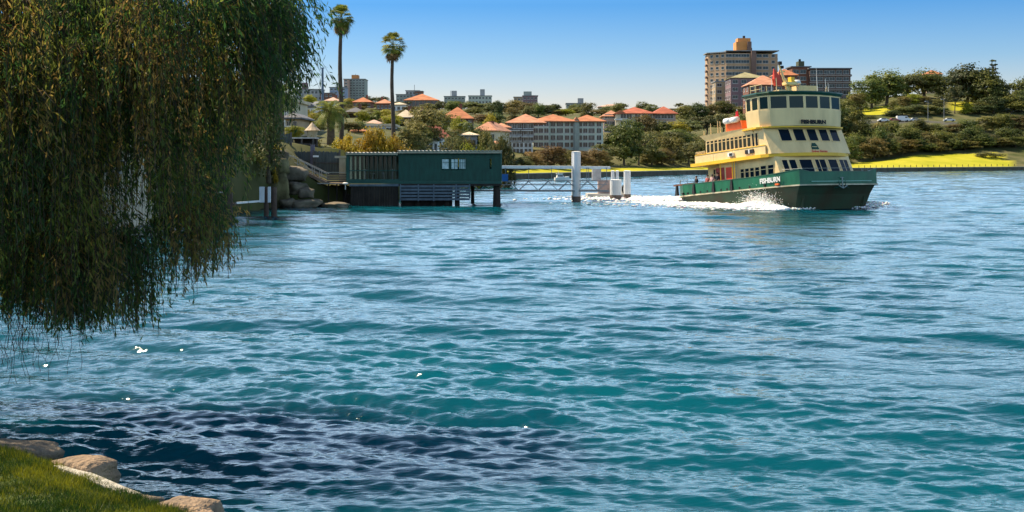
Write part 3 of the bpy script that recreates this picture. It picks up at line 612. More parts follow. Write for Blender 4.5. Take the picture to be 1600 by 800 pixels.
# wake and bow wave of the ferry: clumps of broken white water
def foam():
    g = np.random.default_rng(5)
    m = bpy.data.materials.new('foam'); m.use_nodes = True; t = m.node_tree; b = t.nodes['Principled BSDF']; b.inputs['Roughness'].default_value = .8
    b.inputs['Base Color'].default_value = (.85,.85,.83,1); b.inputs['Subsurface Weight'].default_value = .3; b.inputs['Subsurface Scale'].default_value = .2
    V = []; Fc = []; n = 0
    ico = bmesh.new(); bmesh.ops.create_icosphere(ico, subdivisions=1, radius=1); iv = np.array([v.co[:] for v in ico.verts]); fi = np.array([[v.index for v in f.verts] for f in ico.faces]); ico.free()
    def blob(p, r_):
        nonlocal n
        V.append(iv * np.array(r_) * g.uniform(.8,1.2,(len(iv),1)) + np.array(p)); Fc.append(fi + n); n += len(iv)
    h0 = Vector((math.sin(R(25)), -math.cos(R(25)), 0)); pt = Vector((math.cos(R(25)), math.sin(R(25)), 0)); C0 = Vector((24.5,122.5,0))
    def wpt(x, y, z): return C0 + h0 * x + pt * y + Vector((0,0,z))
    def hh(x):      # height of the starboard bow wave along the flank
        return .22 + .75*math.exp(-((x-5.5)/2.6)**2) + .18*math.exp(-((x+2)/4)**2)
    for k in range(8000):
        x = g.uniform(-12, 9.6); y = -4.75 - abs(g.normal(0, .55)) - .04*(9.6-x)*g.random(); q = abs(y) - 4.7
        z = hh(x) * math.exp(-q*1.1) * g.uniform(.0, 1.0); r_ = g.uniform(.02,.12)
        blob(wpt(x,y,z), (r_*1.6, r_*1.6, r_*.8))
    for k in range(2400):         # spray
        x = g.normal(5.6, 1.2); y = -4.9 - abs(g.normal(0,.25)); z = .35 + abs(g.normal(0,.5)); r_ = g.uniform(.008,.035); blob(wpt(x,y,z), (r_,r_,r_))
    for k in range(3000):        # wake astern
        d = g.uniform(0,1)**1.2 * 18; x = -9 - d; y = g.normal(0, 3.0 + d*.12); z = g.uniform(0,.28)*math.exp(-d/12); r_ = g.uniform(.04,.17)
        blob(wpt(x,y,z), (r_*1.7, r_*1.7, r_*.7))
    for k in range(1600):         # port bow wave
        x = g.uniform(-3, 8.5); y = 4.8 + (8.5-x)*.22 + abs(g.normal(0,.5)); z = .7*math.exp(-((x-6)/3)**2)*g.uniform(0,1); r_ = g.uniform(.05,.17)
        blob(wpt(x,y,z), (r_*1.6, r_*1.6, r_*.8))
    for k in range(260):
        x = g.normal(9.2,.5); y = g.choice([-3.35,3.35]) + g.normal(0,.6); blob(wpt(x,y,g.uniform(0,.2)), (.1,.1,.05))
    for k in range(1500):        # port bow wave peeling away from the hull
        t = g.uniform(0, 1)**.8; x = 9.6 - 7 * t; y = 4.3 + 6.5 * t + g.normal(0, .35 + .3*t); z = (.55 * (1 - t) + .12) * g.uniform(0, 1); r_ = g.uniform(.02,.11); blob(wpt(x,y,z), (r_*1.6, r_*1.6, r_*.8))
    for k in range(5200):        # thin scattered lace spreading from both sides and astern
        if k < 3400: x = g.uniform(-14, 9); y = -4.8 - g.exponential(1.0) * (1 + (9 - x) * .05)
        elif k < 4200: x = g.uniform(-6, 9); y = 4.8 + (8.5-x)*.25 + g.exponential(.8)
        else: x = -9 - g.uniform(0, 24); y = g.normal(0, 4.2)
        r_ = g.uniform(.03,.11); blob(wpt(x,y,.05), (r_*2.2, r_*1.4, r_*.45))
    o = link('bow_wave_and_wake', npmesh('bow_wave_and_wake', np.vstack(V), np.vstack(Fc), m, True)); kind(o, 'stuff'); o['label'] = 'white foaming bow wave and wake around the moving ferry'
foam()

# ------------------------------------------------------------------ foliage builders
def unit(a): return a / np.maximum(np.linalg.norm(a, axis=-1, keepdims=True), 1e-9)
def leaf_quads(C, N, L, W, g, axis=None):
    """diamond leaves at centres C with normals N"""
    n = len(C); N = unit(N); a = g.normal(size=(n, 3)) if axis is None else axis; a = unit(a - (a * N).sum(1, keepdims=True) * N); b = np.cross(N, a)
    L = np.asarray(L).reshape(-1, 1) * np.ones((n, 1)); W = np.asarray(W).reshape(-1, 1) * np.ones((n, 1))
    V = np.stack([C - a*L/2, C + b*W/2, C + a*L/2, C - b*W/2], 1).reshape(-1, 3)
    return V, np.arange(4 * n).reshape(n, 4)
def crown_mesh(name, lobes, n_clump, per, size, mat, seed, spread=.24, flat=1.0):
    """clumps of leaves over the surface and upper volume of a set of ellipsoid lobes"""
    g = np.random.default_rng(seed); cs = []; ns = []
    vol = np.array([l[3] * l[4] * l[5] for l in lobes])**.66; pick = g.choice(len(lobes), n_clump, p=vol / vol.sum())
    for k in pick:
        l = lobes[k]; d = unit(g.normal(size=3)); d[2] = abs(d[2]) * 1.0 if g.random() < .72 else d[2]
        rr = g.uniform(.72, 1.08); c = np.array(l[:3]) + d * np.array(l[3:6]) * rr
        R_ = spread * min(l[3:6]) * g.uniform(.7, 1.4); p = c + g.normal(size=(per, 3)) * R_ * np.array([1, 1, .62 * flat])
        cs.append(p); ns.append(unit((p - c) * .8 + d * R_ * .9 + np.array([0, 0, R_ * .55]) + g.normal(size=(per, 3)) * R_ * .55))
    C = np.vstack(cs); N = np.vstack(ns)
    V, Q = leaf_quads(C, N, size * g.uniform(.6, 1.3, len(C)), size * g.uniform(.5, .9, len(C)), g)
    return npmesh(name, V, Q, mat)
def trunk_mesh(h, r, limbs, seed, lean=0.0, r_top=.45):
    """tapered trunk with limbs reaching into the crown; unit: metres"""
    g = random.Random(seed); b = MB(); n = 6
    pts = [(lean * (i/n)**1.5 * h + g.uniform(-.05,.05) * h * .3 * (i > 0), g.uniform(-.03,.03) * h * (i > 0), -.6 + (h + .6) * i / n) for i in range(n + 1)]
    b.tube(pts, [r * (1.35 if i == 0 else 1) * (1 - (1 - r_top) * i / n) for i in range(n + 1)], 8)
    for tgt in limbs:
        k = g.choice([3, 4, 5]); s_ = Vector(pts[k]); t_ = Vector(tgt); m_ = s_.lerp(t_, .5) + Vector((g.uniform(-.3,.3), g.uniform(-.3,.3), -.08 * (t_ - s_).length + .3))
        b.tube([s_, m_, t_], [r * .5, r * .33, r * .12], 6)
    return b.mesh('trunk', BARK, True)
LEAF = {
 'fig': leaf_mat('fig_leaves', (.045,.07,.014), (.16,.175,.032), .45, .35), 'gum': leaf_mat('gum_leaves', (.07,.09,.032), (.21,.205,.065), .5, .4),
 'olive': leaf_mat('olive_leaves', (.08,.085,.022), (.24,.20,.05), .5, .4), 'gold': leaf_mat('golden_leaves', (.20,.15,.012), (.52,.38,.025), .9, .45, .2),
 'lime': leaf_mat('lime_leaves', (.18,.20,.015), (.38,.36,.03), .5, .45, .15), 'russet': leaf_mat('russet_leaves', (.13,.095,.035), (.30,.20,.07), .5, .4),
 'dark': leaf_mat('dark_leaves', (.028,.048,.013), (.09,.11,.028), .5, .3), 'palm': leaf_mat('palm_leaves', (.09,.14,.025), (.28,.30,.06), 1.5, .35, .1), 'skirt': leaf_mat('dead_palm_leaves', (.12,.075,.03), (.28,.18,.07), 1.5, .3, .1)}
# prototypes: built at a height of 10 m; each entry is (crown mesh, trunk mesh, width)
PROTO = {}
def proto(kind_, v):
    key = (kind_, v)
    if key in PROTO: return PROTO[key]
    g = random.Random(hash(kind_) % 1 + v * 17 + len(kind_) * 101)
    lobes = []
    if kind_ in ('fig', 'dark', 'olive', 'lime', 'russet'):
        W = 5.2
        for i in range(13):
            a = g.uniform(0, 6.28); q = g.uniform(.15, .68) * W; zz = g.uniform(1.8, 7.6); lobes.append((q*math.cos(a), q*math.sin(a), zz, g.uniform(1.4,2.4), g.uniform(1.4,2.4), g.uniform(1.1,1.9)))
        lobes.append((0, 0, 5.8, 2.9, 2.9, 3.3)); lobes.append((g.uniform(-2,2), g.uniform(-1,1), 2.2, 3.4, 3.4, 1.7))
        cm = crown_mesh('crown', lobes, 330, 15, .52, LEAF[kind_], v * 7 + len(kind_))
        tm = trunk_mesh(4.5, .38, [(l[0], l[1], l[2]) for l in lobes[:6]], v)
    elif kind_ == 'gum':      # airy, flat layered clusters on visible limbs
        for i in range(14):
            a = g.uniform(0, 6.28); q = g.uniform(.1, .85) * 4.4; lobes.append((q*math.cos(a), q*math.sin(a), g.uniform(3.2, 9.2), g.uniform(1.2,2.1), g.uniform(1.2,2.1), g.uniform(.6,1.1)))
        cm = crown_mesh('crown', lobes, 230, 15, .46, LEAF['gum'], v * 13 + 3, .3, .8); tm = trunk_mesh(6.5, .28, [(l[0], l[1], l[2] - .3) for l in lobes], v, g.uniform(-.12,.12))
    elif kind_ == 'bush' or kind_ == 'goldbush':
        for i in range(8):
            a = g.uniform(0, 6.28); q = g.uniform(.2, .8) * 5.5; lobes.append((q*math.cos(a), q*math.sin(a), g.uniform(2.5, 6.5), g.uniform(2.2,3.5), g.uniform(2.2,3.5), g.uniform(2,3.2)))
        cm = crown_mesh('crown', lobes, 150, 14, .8, LEAF['gold' if kind_ == 'goldbush' else 'gum'], v * 3 + 1, .3); tm = trunk_mesh(2.5, .25, [(l[0]*.6, l[1]*.6, l[2]*.8) for l in lobes[:4]], v)
    elif kind_ == 'cypress':
        for i in range(7): lobes.append((g.uniform(-.2,.2), g.uniform(-.2,.2), 1.2 + i * 1.3, 1.35 - .1*i - .25*(i == 6), 1.35 - .1*i - .25*(i == 6), 1.3))
        cm = crown_mesh('crown', lobes, 260, 16, .26, LEAF['dark'], v, .3); tm = trunk_mesh(6, .2, [], v)
    elif kind_ == 'pine':     # tiered pine with open whorls
        for i in range(9):
            z = 2.2 + i * .9; rr = 2.4 * (1 - i / 10.5)
            for a in range(6):
                t_ = a * 1.047 + i * .5; lobes.append((rr*.7*math.cos(t_), rr*.7*math.sin(t_), z + .1, rr*.38 + .12, rr*.38 + .12, .2))
        cm = crown_mesh('crown', lobes, 330, 9, .34, LEAF['dark'], v, .5, .6); tm = trunk_mesh(9.8, .2, [(l[0]*1.2, l[1]*1.2, l[2]-.05) for l in lobes[::2]], v, 0, .15)
    PROTO[key] = (cm, tm); return PROTO[key]
def tree(px, ytop, D, wpx, kind_, label, name='tree', v=None, group=None, zbase=None, cat='tree', sink=0.0):
    X = X_(px, D); zb = ground(px, D) - sink if zbase is None else zbase; H = max(Z_(ytop, D) - zb, 1.5)
    v = (int(px * 7 + D) % 3) if v is None else v
    cm, tm = proto(kind_, v)
    o = empty(name, (X, D, zb), (px * 1.7 + D) % 6.28)
    nat = {'gum': 9.6, 'bush': 14, 'goldbush': 14, 'cypress': 3.0, 'pine': 4.6}.get(kind_, 10.0)
    topn = {'bush': 8.6, 'goldbush': 8.6, 'gum': 9.8, 'fig': 9.2}.get(kind_, 9.4)
    sz = H / topn; sw = 1.22 * wpx * D / F / nat; o.scale = (sw, sw, sz)
    link('crown', cm, o); link('trunk', tm, o)
    tag(o, label, cat, group); return o

# ------------------------------------------------------------------ pier shed, gangway and jetty (about 120 m away)
WB = M('weatherboard_green', (.005,.055,.038), .6, .3, 1.6, .2, stretch=(2,1,.5)); WBG = M('green_trim', (.012,.07,.055), .5, .2)
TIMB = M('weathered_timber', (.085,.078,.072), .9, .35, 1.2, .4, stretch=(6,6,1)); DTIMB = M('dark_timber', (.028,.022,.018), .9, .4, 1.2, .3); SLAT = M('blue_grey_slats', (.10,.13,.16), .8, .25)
ROOFT = M('roof_sheet', (.55,.50,.42), .6, .25, .6); BEIGE = M('beige_fascia', (.32,.29,.21), .7, .2); FENCE = M('grey_fence', (.07,.085,.085), .9, .3, 1.0, .3, stretch=(5,5,.6))
def shed():
    D = 121.0; o = empty('pier_shed', (X_(662, D), D, 0)); tag(o, 'long dark green timber boat shed on piles with glazed left end and pale corrugated roof', 'boat shed')
    x = lambda px: X_(px, D) - o.location.x; z = lambda py: Z_(py, D)
    dp = 7.5
    def corr(px0, px1, py, name):
        b = MB(); x0, x1 = x(px0), x(px1); n = int((x1 - x0) / .09); rings = []
        for i in range(n + 1):
            xx = x0 + (x1 - x0) * i / n; dz = .04 * math.sin(i * 1.571 * 1.0); rings.append([(xx, -.45, z(py) + dz), (xx, dp, z(py) - .06 + dz), (xx, dp, z(py) - .1 + dz), (xx, -.45, z(py) - .035 + dz)])
        b.loft(rings); b.build(name, ROOFT, o)
    corr(541, 622, 238.2, 'roof'); corr(621.6, 784, 235.2, 'roof')
    b = MB(); b.box(x(541), x(622), -.4, -.34, z(242), z(239.2)); b.box(x(622.3), x(784), -.4, -.34, z(239.6), z(236.4)); b.build('fascia', BEIGE, o)
    # walls: solid right part with window openings, boards modelled as lapped strips
    def boards(px0, px1, py0, py1):
        b = MB(); zz = z(py0); h = .17
        while zz < z(py1) - .01:
            t = min(zz + h, z(py1)); b.add([(x(px0), -.03, zz), (x(px1), -.03, zz), (x(px1), .0, t), (x(px0), .0, t), (x(px0), .1, zz), (x(px1), .1, zz), (x(px1), .1, t), (x(px0), .1, t)], [(0,1,2,3),(7,6,5,4),(0,4,5,1),(1,5,6,2),(2,6,7,3),(3,7,4,0)]); zz = t
        return b
    wl = MB(); 
    for a in ((623, 690, 283, 240), (690, 728, 283, 265), (690, 728, 247.5, 240), (728, 765, 283, 240), (765, 768, 283, 264), (765, 768, 248, 240), (768, 783, 283, 240), (702, 704.5, 265, 247.5)):
        q = boards(*a); wl.add(q.v, q.f)
    wl.box(x(782), x(783.3), .1, dp, z(283), z(238)); wl.box(x(623), x(783), dp - .1, dp, z(283), z(262)); wl.box(x(623), x(783), dp - .1, dp, z(248), z(236)); wl.box(x(728), x(764), dp-.1, dp, z(262), z(248)); wl.box(x(623), x(688), dp-.1, dp, z(262), z(248)); wl.box(x(769), x(783), dp-.1, dp, z(262), z(248))
    wl.build('wall', WB, o)
    clear = M('pale_reflecting_pane', (.45,.55,.55), .5, .35, 3)  # pale reflection on the glass, painted as the pane colour
    for p0, p1, mull in ((690, 702, 0), (704.5, 716, 1), (717, 728, 3)):
        b = MB(); quad_window(b, (x(p0), -.04, z(264.6)), (x(p1), -.04, z(264.6)), (x(p1), -.04, z(248)), (x(p0), -.04, z(248)), .05, .05, .62, mull); b.build('window', [WBG, clear], o)
    MB().box(x(623), x(624), -.06, 0, z(283), z(240)).build('corner_board', WBG, o); MB().box(x(782), x(784), -.06, -.035, z(283), z(240)).build('corner_board', WBG, o)
    # glazed left end
    b = MB(); b.box(x(541), x(546), -.02, .1, z(284), z(242)); b.box(x(546), x(623), -.02, .1, z(244), z(242)); b.box(x(546), x(623), -.02, .1, z(284), z(280)); b.box(x(541.5), x(623), -.06, -.02, z(267.3), z(266)); b.box(x(541), x(541.8), .1, dp, z(284), z(240)); b.build('verandah_frame', WBG, o)
    MB().box(x(546), x(623), 2.4, 2.5, z(283), z(240)).build('inner_wall', M('verandah_wall', (.16,.15,.10), .9, .4, 1.5), o)
    MB().box(x(541), x(623), 0, dp, z(284.5), z(283)).build('verandah_floor', TIMB, o)
    for k in range(11):
        p = 547 + k * 7.1; b = MB(); b.box(x(p), x(p + (2.6 if k < 3 else 1.1)), .02, .08, z(280), z(244)); b.build('glazing_bar', M('cream_bar', (.30,.29,.18), .6, .2) if k < 4 else M('dull_bar', (.045,.055,.04), .6, .2), o)
        if k < 10:
            b = MB(); b.box(x(p + 3), x(p + 7), .04, .05, z(280), z(244)); b.build('pane', glass_clear, o)
    for px, py in ((568, 265), (612, 264.5), (580, 271), (598, 270)): 
        b = MB(); b.cyl(x(px), 1.2, z(py + 1.2), z(py), .22, .26, 10); b.cyl(x(px), 1.2, z(281), z(py+1.2), .04, n=6); b.build('table', WHITE, o)
    MB().box(x(541), x(783.5), -.1, dp, z(287), z(283.2)).build('floor_beam', WBG, o); MB().box(x(546), x(623), -.16, -.1, z(291), z(287.5)).build('beam', SLAT, o)
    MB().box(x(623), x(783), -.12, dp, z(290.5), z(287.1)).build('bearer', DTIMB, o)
    # boarded skirt on the left, slats on the right
    b = MB()
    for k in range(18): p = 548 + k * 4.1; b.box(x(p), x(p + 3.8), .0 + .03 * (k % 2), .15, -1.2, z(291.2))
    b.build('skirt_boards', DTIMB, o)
    for k in range(5):
        b = MB(); py = 289.5 + k * 5.0; b.box(x(625), x(718 + (16 if k in (0,1,3,4) else 16)), -.2, -.13, z(py + 3.4), z(py)); b.build('slat', SLAT, o)
    for p in (625, 653, 677, 712, 733): MB().box(x(p), x(p + 2), -.26, -.2, z(314) if p < 700 else z(310), z(288)).build('slat_post', SLAT, o)
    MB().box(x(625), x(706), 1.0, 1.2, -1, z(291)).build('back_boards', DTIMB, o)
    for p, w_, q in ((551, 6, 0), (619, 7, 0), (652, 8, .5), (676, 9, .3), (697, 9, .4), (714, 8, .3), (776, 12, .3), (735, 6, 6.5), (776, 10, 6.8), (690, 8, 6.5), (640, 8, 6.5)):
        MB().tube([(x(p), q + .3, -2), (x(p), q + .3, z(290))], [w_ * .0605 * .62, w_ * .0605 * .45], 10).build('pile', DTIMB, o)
    # wall lamp on a bracket at the left corner
    b = MB(); b.tube([(x(541), -.1, z(290)), (x(541), -.6, z(287))], .03, 6); b.build('lamp_bracket', BLACK, o); b = MB(); b.sphere((x(541), -.65, z(286.5)), (.28, .2, .12), 10); b.box(x(540.2), x(541.2), -.5, -.42, z(296), z(289)); b.build('lamp', WHITE, o)
glass_clear = None
def mk_clear():
    m = bpy.data.materials.new('verandah_glass'); m.use_nodes = True; t = m.node_tree; b = t.nodes['Principled BSDF']; b.inputs['Base Color'].default_value = (.05,.06,.05,1); b.inputs['Roughness'].default_value = .05; b.inputs['Alpha'].default_value = .45; return m
glass_clear = mk_clear()
shed()

def gangway():
    D = 133.0; o = empty('gangway', (X_(845, D), D, 0)); tag(o, 'steel truss gangway with white rail tube linking the green shed to the floating pontoon', 'gangway')
    x = lambda px: X_(px, D) - o.location.x; z = lambda py: Z_(py, D)
    ST = M('truss_steel', (.20,.21,.22), .5, .2)
    for y in (0, 1.6):
        b = MB(); b.beam((x(735), y, z(283.5)), (x(950), y, z(282.5)), .07, .07); b.build('top_chord', ST, o)
        b = MB(); b.beam((x(728), y, z(298)), (x(952), y, z(298.5)), .12, .16); b.build('bottom_chord', ST, o)
        b = MB(); b.beam((x(735), y, z(289)), (x(950), y, z(288.5)), .05, .05); b.build('handrail', ST, o)
        b = MB(); px = 733; k = 0
        while px < 944: b.beam((x(px), y, z(283.5) if k % 2 == 0 else z(298)), (x(px + 15.5), y, z(298) if k % 2 == 0 else z(283.5)), .06, .06); px += 15.5; k += 1
        b.build('lattice', ST, o)
    MB().box(x(735), x(950), .05, 1.55, z(298.4), z(297.4)).build('walkway', TIMB, o)
    b = MB(); b.beam((x(783), .8, z(261)), (x(897), .8, z(261.6)), 1.3, .3); b.beam((x(897), .8, z(261.6)), (x(954), .8, z(262.2)), 1.3, .28); b.build('canopy', WHITE, o)
    for p in (790, 826, 862, 917, 920, 948): MB().beam((x(p), .1, z(283)), (x(p), .1, z(262)), .06, .06).build('canopy_post', ST, o)
gangway()
def pile(px, wpx, ytop, D, label, mat=None, cap=False, group='white steel piles at the end of the gangway'):
    o = empty('mooring_pile', (X_(px, D), D, 0)); r_ = wpx * D / F / 2; zt = Z_(ytop, D)
    MB().tube([(0,0,-2.5), (0,0,zt)], r_, 18).build('shaft', mat or M('pile_paint', (.60,.60,.60), .45, .12, .5), o, False)
    MB().tube([(0,0,-1), (0,0,.55)], r_ + .015, 18).build('waterline_band', M('pile_growth', (.14,.10,.08), .9, .4), o)
    MB().tube([(0,0,zt + .002), (0,0,zt + .05)], [r_ + .03, r_ * .6], 18).build('cap', WHITE, o)
    return tag(o, label, 'pile', group)
pile(901, 12.5, 237, 133.3, 'tallest white pile standing through the middle of the gangway')
pile(896, 6, 237.5, 137, 'thin tall white pile just behind the tallest pile')
pile(962, 18, 281, 138, 'short fat white pile in front of the pontoon')
pile(980, 11, 267, 141, 'rightmost tall white pile beside the fat one')
pile(957.5, 5.5, 267, 144, 'thin white pile behind the left of the fat pile')
pile(964.5, 5, 267, 144, 'thin white pile behind the middle of the fat pile')
def pontoon():
    D = 146.0; o = empty('pontoon', (X_(950, D), D, 0)); tag(o, 'low floating pontoon with grey cabinet and pinkish brown panels behind white piles', 'pontoon')
    x = lambda px: X_(px, D) - o.location.x; z = lambda py: Z_(py, D)
    MB().box(x(918), x(984), -.5, 4, -.4, .45).build('float_deck', CONC, o)
    MB().box(x(935), x(955), .3, 1.5, .452, z(281.5)).build('panel_box', M('pink_brown_panel', (.33,.24,.21), .8, .25), o)
    MB().box(x(927), x(941), 1.8, 2.6, z(282), z(262.5)).build('cabinet', M('grey_panel', (.42,.40,.38), .7, .2), o)
    MB().box(x(972), x(982), .3, 1.2, .45, z(292)).build('bollard_box', CONC, o)
    b = MB()
    for i in range(13):
        a = 2 * math.pi * i / 12
        if i < 12:
            a2 = 2 * math.pi * (i+1) / 12; b.tube([(x(976) + .32*math.cos(a), -.62, 1.0 + .5*math.sin(a)), (x(976) + .32*math.cos(a2), -.62, 1.0 + .5*math.sin(a2))], .1, 6)
    b.build('tyre_fender', BLACK, o)
pontoon()
def blue_sign():
    D = 132.0; o = empty('blue_sign', (X_(789, D), D - .6, 0)); tag(o, 'small blue panel sign beside the shed end of the gangway', 'sign')
    MB().box(-.33, .33, -.03, .03, Z_(283, D), Z_(272, D)).build('panel', M('sign_blue', (.02,.13,.42), .5, .2), o); MB().box(-.03, .03, .031, .09, Z_(297, D), Z_(272, D)).build('post', TIMB, o)
blue_sign()
def cruiser():
    D = 240.0; o = empty('motor_cruiser', (X_(877, D), D, 0), R(8)); tag(o, 'small white motor cruiser moored off the far lawn beyond the gangway', 'boat')
    b = MB(); rings = []
    for x, w_, zb, zt in ((-1.25,.7,0,.75),(-.4,.8,-.05,.75),(.6,.7,0,.85),(1.25,.3,.2,.95),(1.5,.03,.55,1.0)): rings.append([(x,-w_*.7,zb-.3),(x,w_*.7,zb-.3),(x,w_,zt),(x,-w_,zt)])
    b.loft(rings); b.build('hull', WHITE, o)
    MB().loft([[(-.9,-.55,.76),(.55,-.5,.76),(.55,.5,.76),(-.9,.55,.76)],[(-.8,-.45,1.35),(.15,-.42,1.35),(.15,.42,1.35),(-.8,.45,1.35)]]).build('cabin', WHITE, o)
    MB().box(-.75,.2,-.54,-.5,.95,1.2).build('window', GLASS, o); MB().box(-.95,.3,-.55,.55,1.42,1.5).build('flybridge', WHITE, o); MB().tube([(-.5,0,1.5),(-.6,0,2.1)],.03,5).build('aerial', WHITE, o)
    o.scale = (1.0,1.0,1.0)
cruiser()

# old jetty seen under the willow
def jetty():
    D = 95.0; o = empty('old_jetty', (X_(370, D), D, 0)); tag(o, 'old timber jetty with thick dark piles and white rail at the edge of the willow', 'jetty')
    x = lambda px: X_(px, D) - o.location.x; z = lambda py: Z_(py, D); PL = M('jetty_timber', (.09,.06,.045), .9, .4, 1.5, .4)
    for p, w_, yt, q in ((368, 14, 292, -2.5), (404, 8, 294, 3), (415, 9, 294, 3.4), (345, 10, 300, 0), (318, 9, 300, 2)): MB().tube([(x(p), q, -2), (x(p), q, z(yt))], w_ * D / F * .5, 10).build('pile', PL, o)
    MB().beam((x(376), -1.5, z(316)), (x(398), 2.6, z(316)), .1, .14).build('rail', WHITE, o)
    for p0, p1 in ((396, 403.5), (409.5, 413.5)): MB().box(x(p0), x(p1), 2.2, 2.45, z(318), z(293)).build('white_panel', M('jetty_panel', (.62,.66,.68), .6, .1), o)
    MB().box(x(180), x(362), -1, 2.2, z(322), z(318)).build('deck', PL, o); MB().beam((x(180), -1.05, z(345)), (x(362), -1.05, z(343)), .15, .3).build('brace', PL, o)
    MB().beam((x(220), -.9, z(300)), (x(362), -.9, z(300)), .08, .08).build('handrail', WHITE, o)
jetty()

# rocks: lumpy boulders
def rock_mesh(name, r_, seed, mat, sub=3, amp=.28):
    bm = bmesh.new(); bmesh.ops.create_icosphere(bm, subdivisions=sub, radius=1); g = random.Random(seed); o1 = Vector((g.uniform(0,50), g.uniform(0,50), g.uniform(0,50)))
    from mathutils import noise
    for v in bm.verts:
        n = v.co.normalized(); d = 1 + amp * noise.noise(n * 1.2 + o1) * 1.6 + amp * .35 * noise.noise(n * 4 + o1)
        q = Vector((abs(n.x)**.6 * (1 if n.x > 0 else -1), abs(n.y)**.6 * (1 if n.y > 0 else -1), abs(n.z)**.7 * (1 if n.z > 0 else -1)))
        v.co = Vector((q.x * r_[0], q.y * r_[1], q.z * r_[2])) * d
    me = bpy.data.meshes.new(name); bm.to_mesh(me); bm.free(); me.materials.append(mat)
    me.polygons.foreach_set('use_smooth', [True] * len(me.polygons)); return me
ROCK = M('shore_rock', (.17,.14,.10), .95, .35, .9, .6, dirt=(.06,.055,.04)); SAND = M('sandstone', (.27,.185,.115), .9, .25, 3.5, .8, dirt=(.13,.10,.075)); SAND2 = M('grey_sandstone', (.20,.15,.10), .9, .25, 3.5, .8, dirt=(.09,.08,.065))
def rock(loc, r_, seed, mat, label, rz=0, group=None, cat='rock'):
    o = link('rock', rock_mesh('rock', r_, seed, mat)); o.location = loc; o.rotation_euler = (0, 0, rz); return tag(o, label, cat, group)
for i, (px, py, D, r_, lab, mt) in enumerate((
    (434, 300, 117.5, (1.1,1,1.5), 'tall upright block of weathered olive rock beside the jetty piles', M('mossy_rock', (.17,.15,.07), .95, .35, .9, .6, dirt=(.06,.055,.025))),
    (436, 262, 118.2, (.95,.9,.85), 'squarish stone block perched on top of the upright rock', M('mossy_rock', (.17,.15,.07))),
    (438, 243, 119.5, (.7,.8,.5), 'small pale stone at the head of the ramp', ROCK),
    (465, 294, 119, (1.0,.9,.6), 'pale grey boulder halfway up the dark bank', ROCK),
    (478, 302, 118.4, (.75,.7,.5), 'rounded grey boulder below and right of the pale one', ROCK),
    (476, 318, 117.6, (1.5,.9,.4), 'low brown rock ledge at the foot of the dark bank', ROCK),
    (450, 318, 117.2, (1.2,.8,.45), 'flat dark rock at the waterline next to the upright rock', ROCK),
    (522, 321, 119.2, (1.6,.8,.28), 'low reddish rocks awash at the left foot of the shed', ROCK),
    (458, 272, 120.5, (1.3,1.2,.7), 'dark overhanging rock under the top of the ramp', ROCK))):
    p = P(px, py, D); rock(p, r_, i + 3, mt, lab, i * .8)

def ramp():
    D = 123.0; o = empty('access_ramp', (X_(490, D), D, 0)); tag(o, 'sloping timber access ramp with pale handrails down to the shed', 'ramp')
    x = lambda px: X_(px, D) - o.location.x; z = lambda py: Z_(py, D); RW = M('ramp_timber', (.20,.14,.10), .8, .3, 1, .2); RL = M('pale_rail', (.40,.38,.34), .6, .2)
    A, B_ = (x(430), z(247)), (x(511), z(287))
    for y in (0, 1.3):
        b = MB(); b.beam((A[0], y, A[1]), (B_[0], y, B_[1]), .12, .28); b.build('stringer', RW, o)
        for h, r_ in ((.95,.07),(.5,.05)):
            b = MB(); b.beam((A[0], y, A[1]+h), (B_[0], y, B_[1]+h), r_, r_); b.build('handrail', RL, o)
        for k in range(8):
            t = k / 7; xx = A[0] + (B_[0]-A[0])*t; zz = A[1] + (B_[1]-A[1])*t; MB().beam((xx, y, zz), (xx, y, zz+.95), .06, .06).build('baluster', RL, o)
    MB().add([(A[0],.05,A[1]+.1),(B_[0],.05,B_[1]+.1),(B_[0],1.25,B_[1]+.1),(A[0],1.25,A[1]+.1),(A[0],.05,A[1]),(B_[0],.05,B_[1]),(B_[0],1.25,B_[1]),(A[0],1.25,A[1])],[(0,1,2,3),(7,6,5,4),(0,4,5,1),(1,5,6,2),(2,6,7,3),(3,7,4,0)]).build('walkway', TIMB, o)
    MB().box(x(510), x(542), 0, 3, z(288), z(286.2)).build('landing', RW, o)
    b = MB()
    for k in range(4): b.box(x(511), x(541), -.03, .03, z(285 - k*3.6), z(282.4 - k*3.6))
    b.build('parapet_boards', RW, o); MB().beam((x(510), 0, z(269.5)), (x(542), 0, z(269.5)), .08, .07).build('parapet_rail', RL, o)
    for p in (513, 526, 540): MB().box(x(p-1), x(p+1), .1, .25, -1, z(288.2)).build('support_post', DTIMB, o)
    MB().beam((x(496), -.02, z(286.5)), (x(541), -.02, z(287)), .1, .1).build('edge_beam', RL, o)
ramp()
def retaining():
    D = 125.5; o = empty('retaining_wall', (X_(500, D), D, 0)); tag(o, 'dark timber retaining wall behind the rocks and beneath the ramp', 'wall')
    x = lambda px: X_(px, D) - o.location.x; b = MB()
    for k in range(30): b.box(x(446 + k*3.4), x(449.2 + k*3.4), .04*(k % 2), .3, -1.5, min(Z_(287, D), Z_(250 + k*1.7, D) - .3))
    b.build('boards', M('tarred_boards', (.045,.038,.03), .95, .35, .6, .4), o)
retaining()
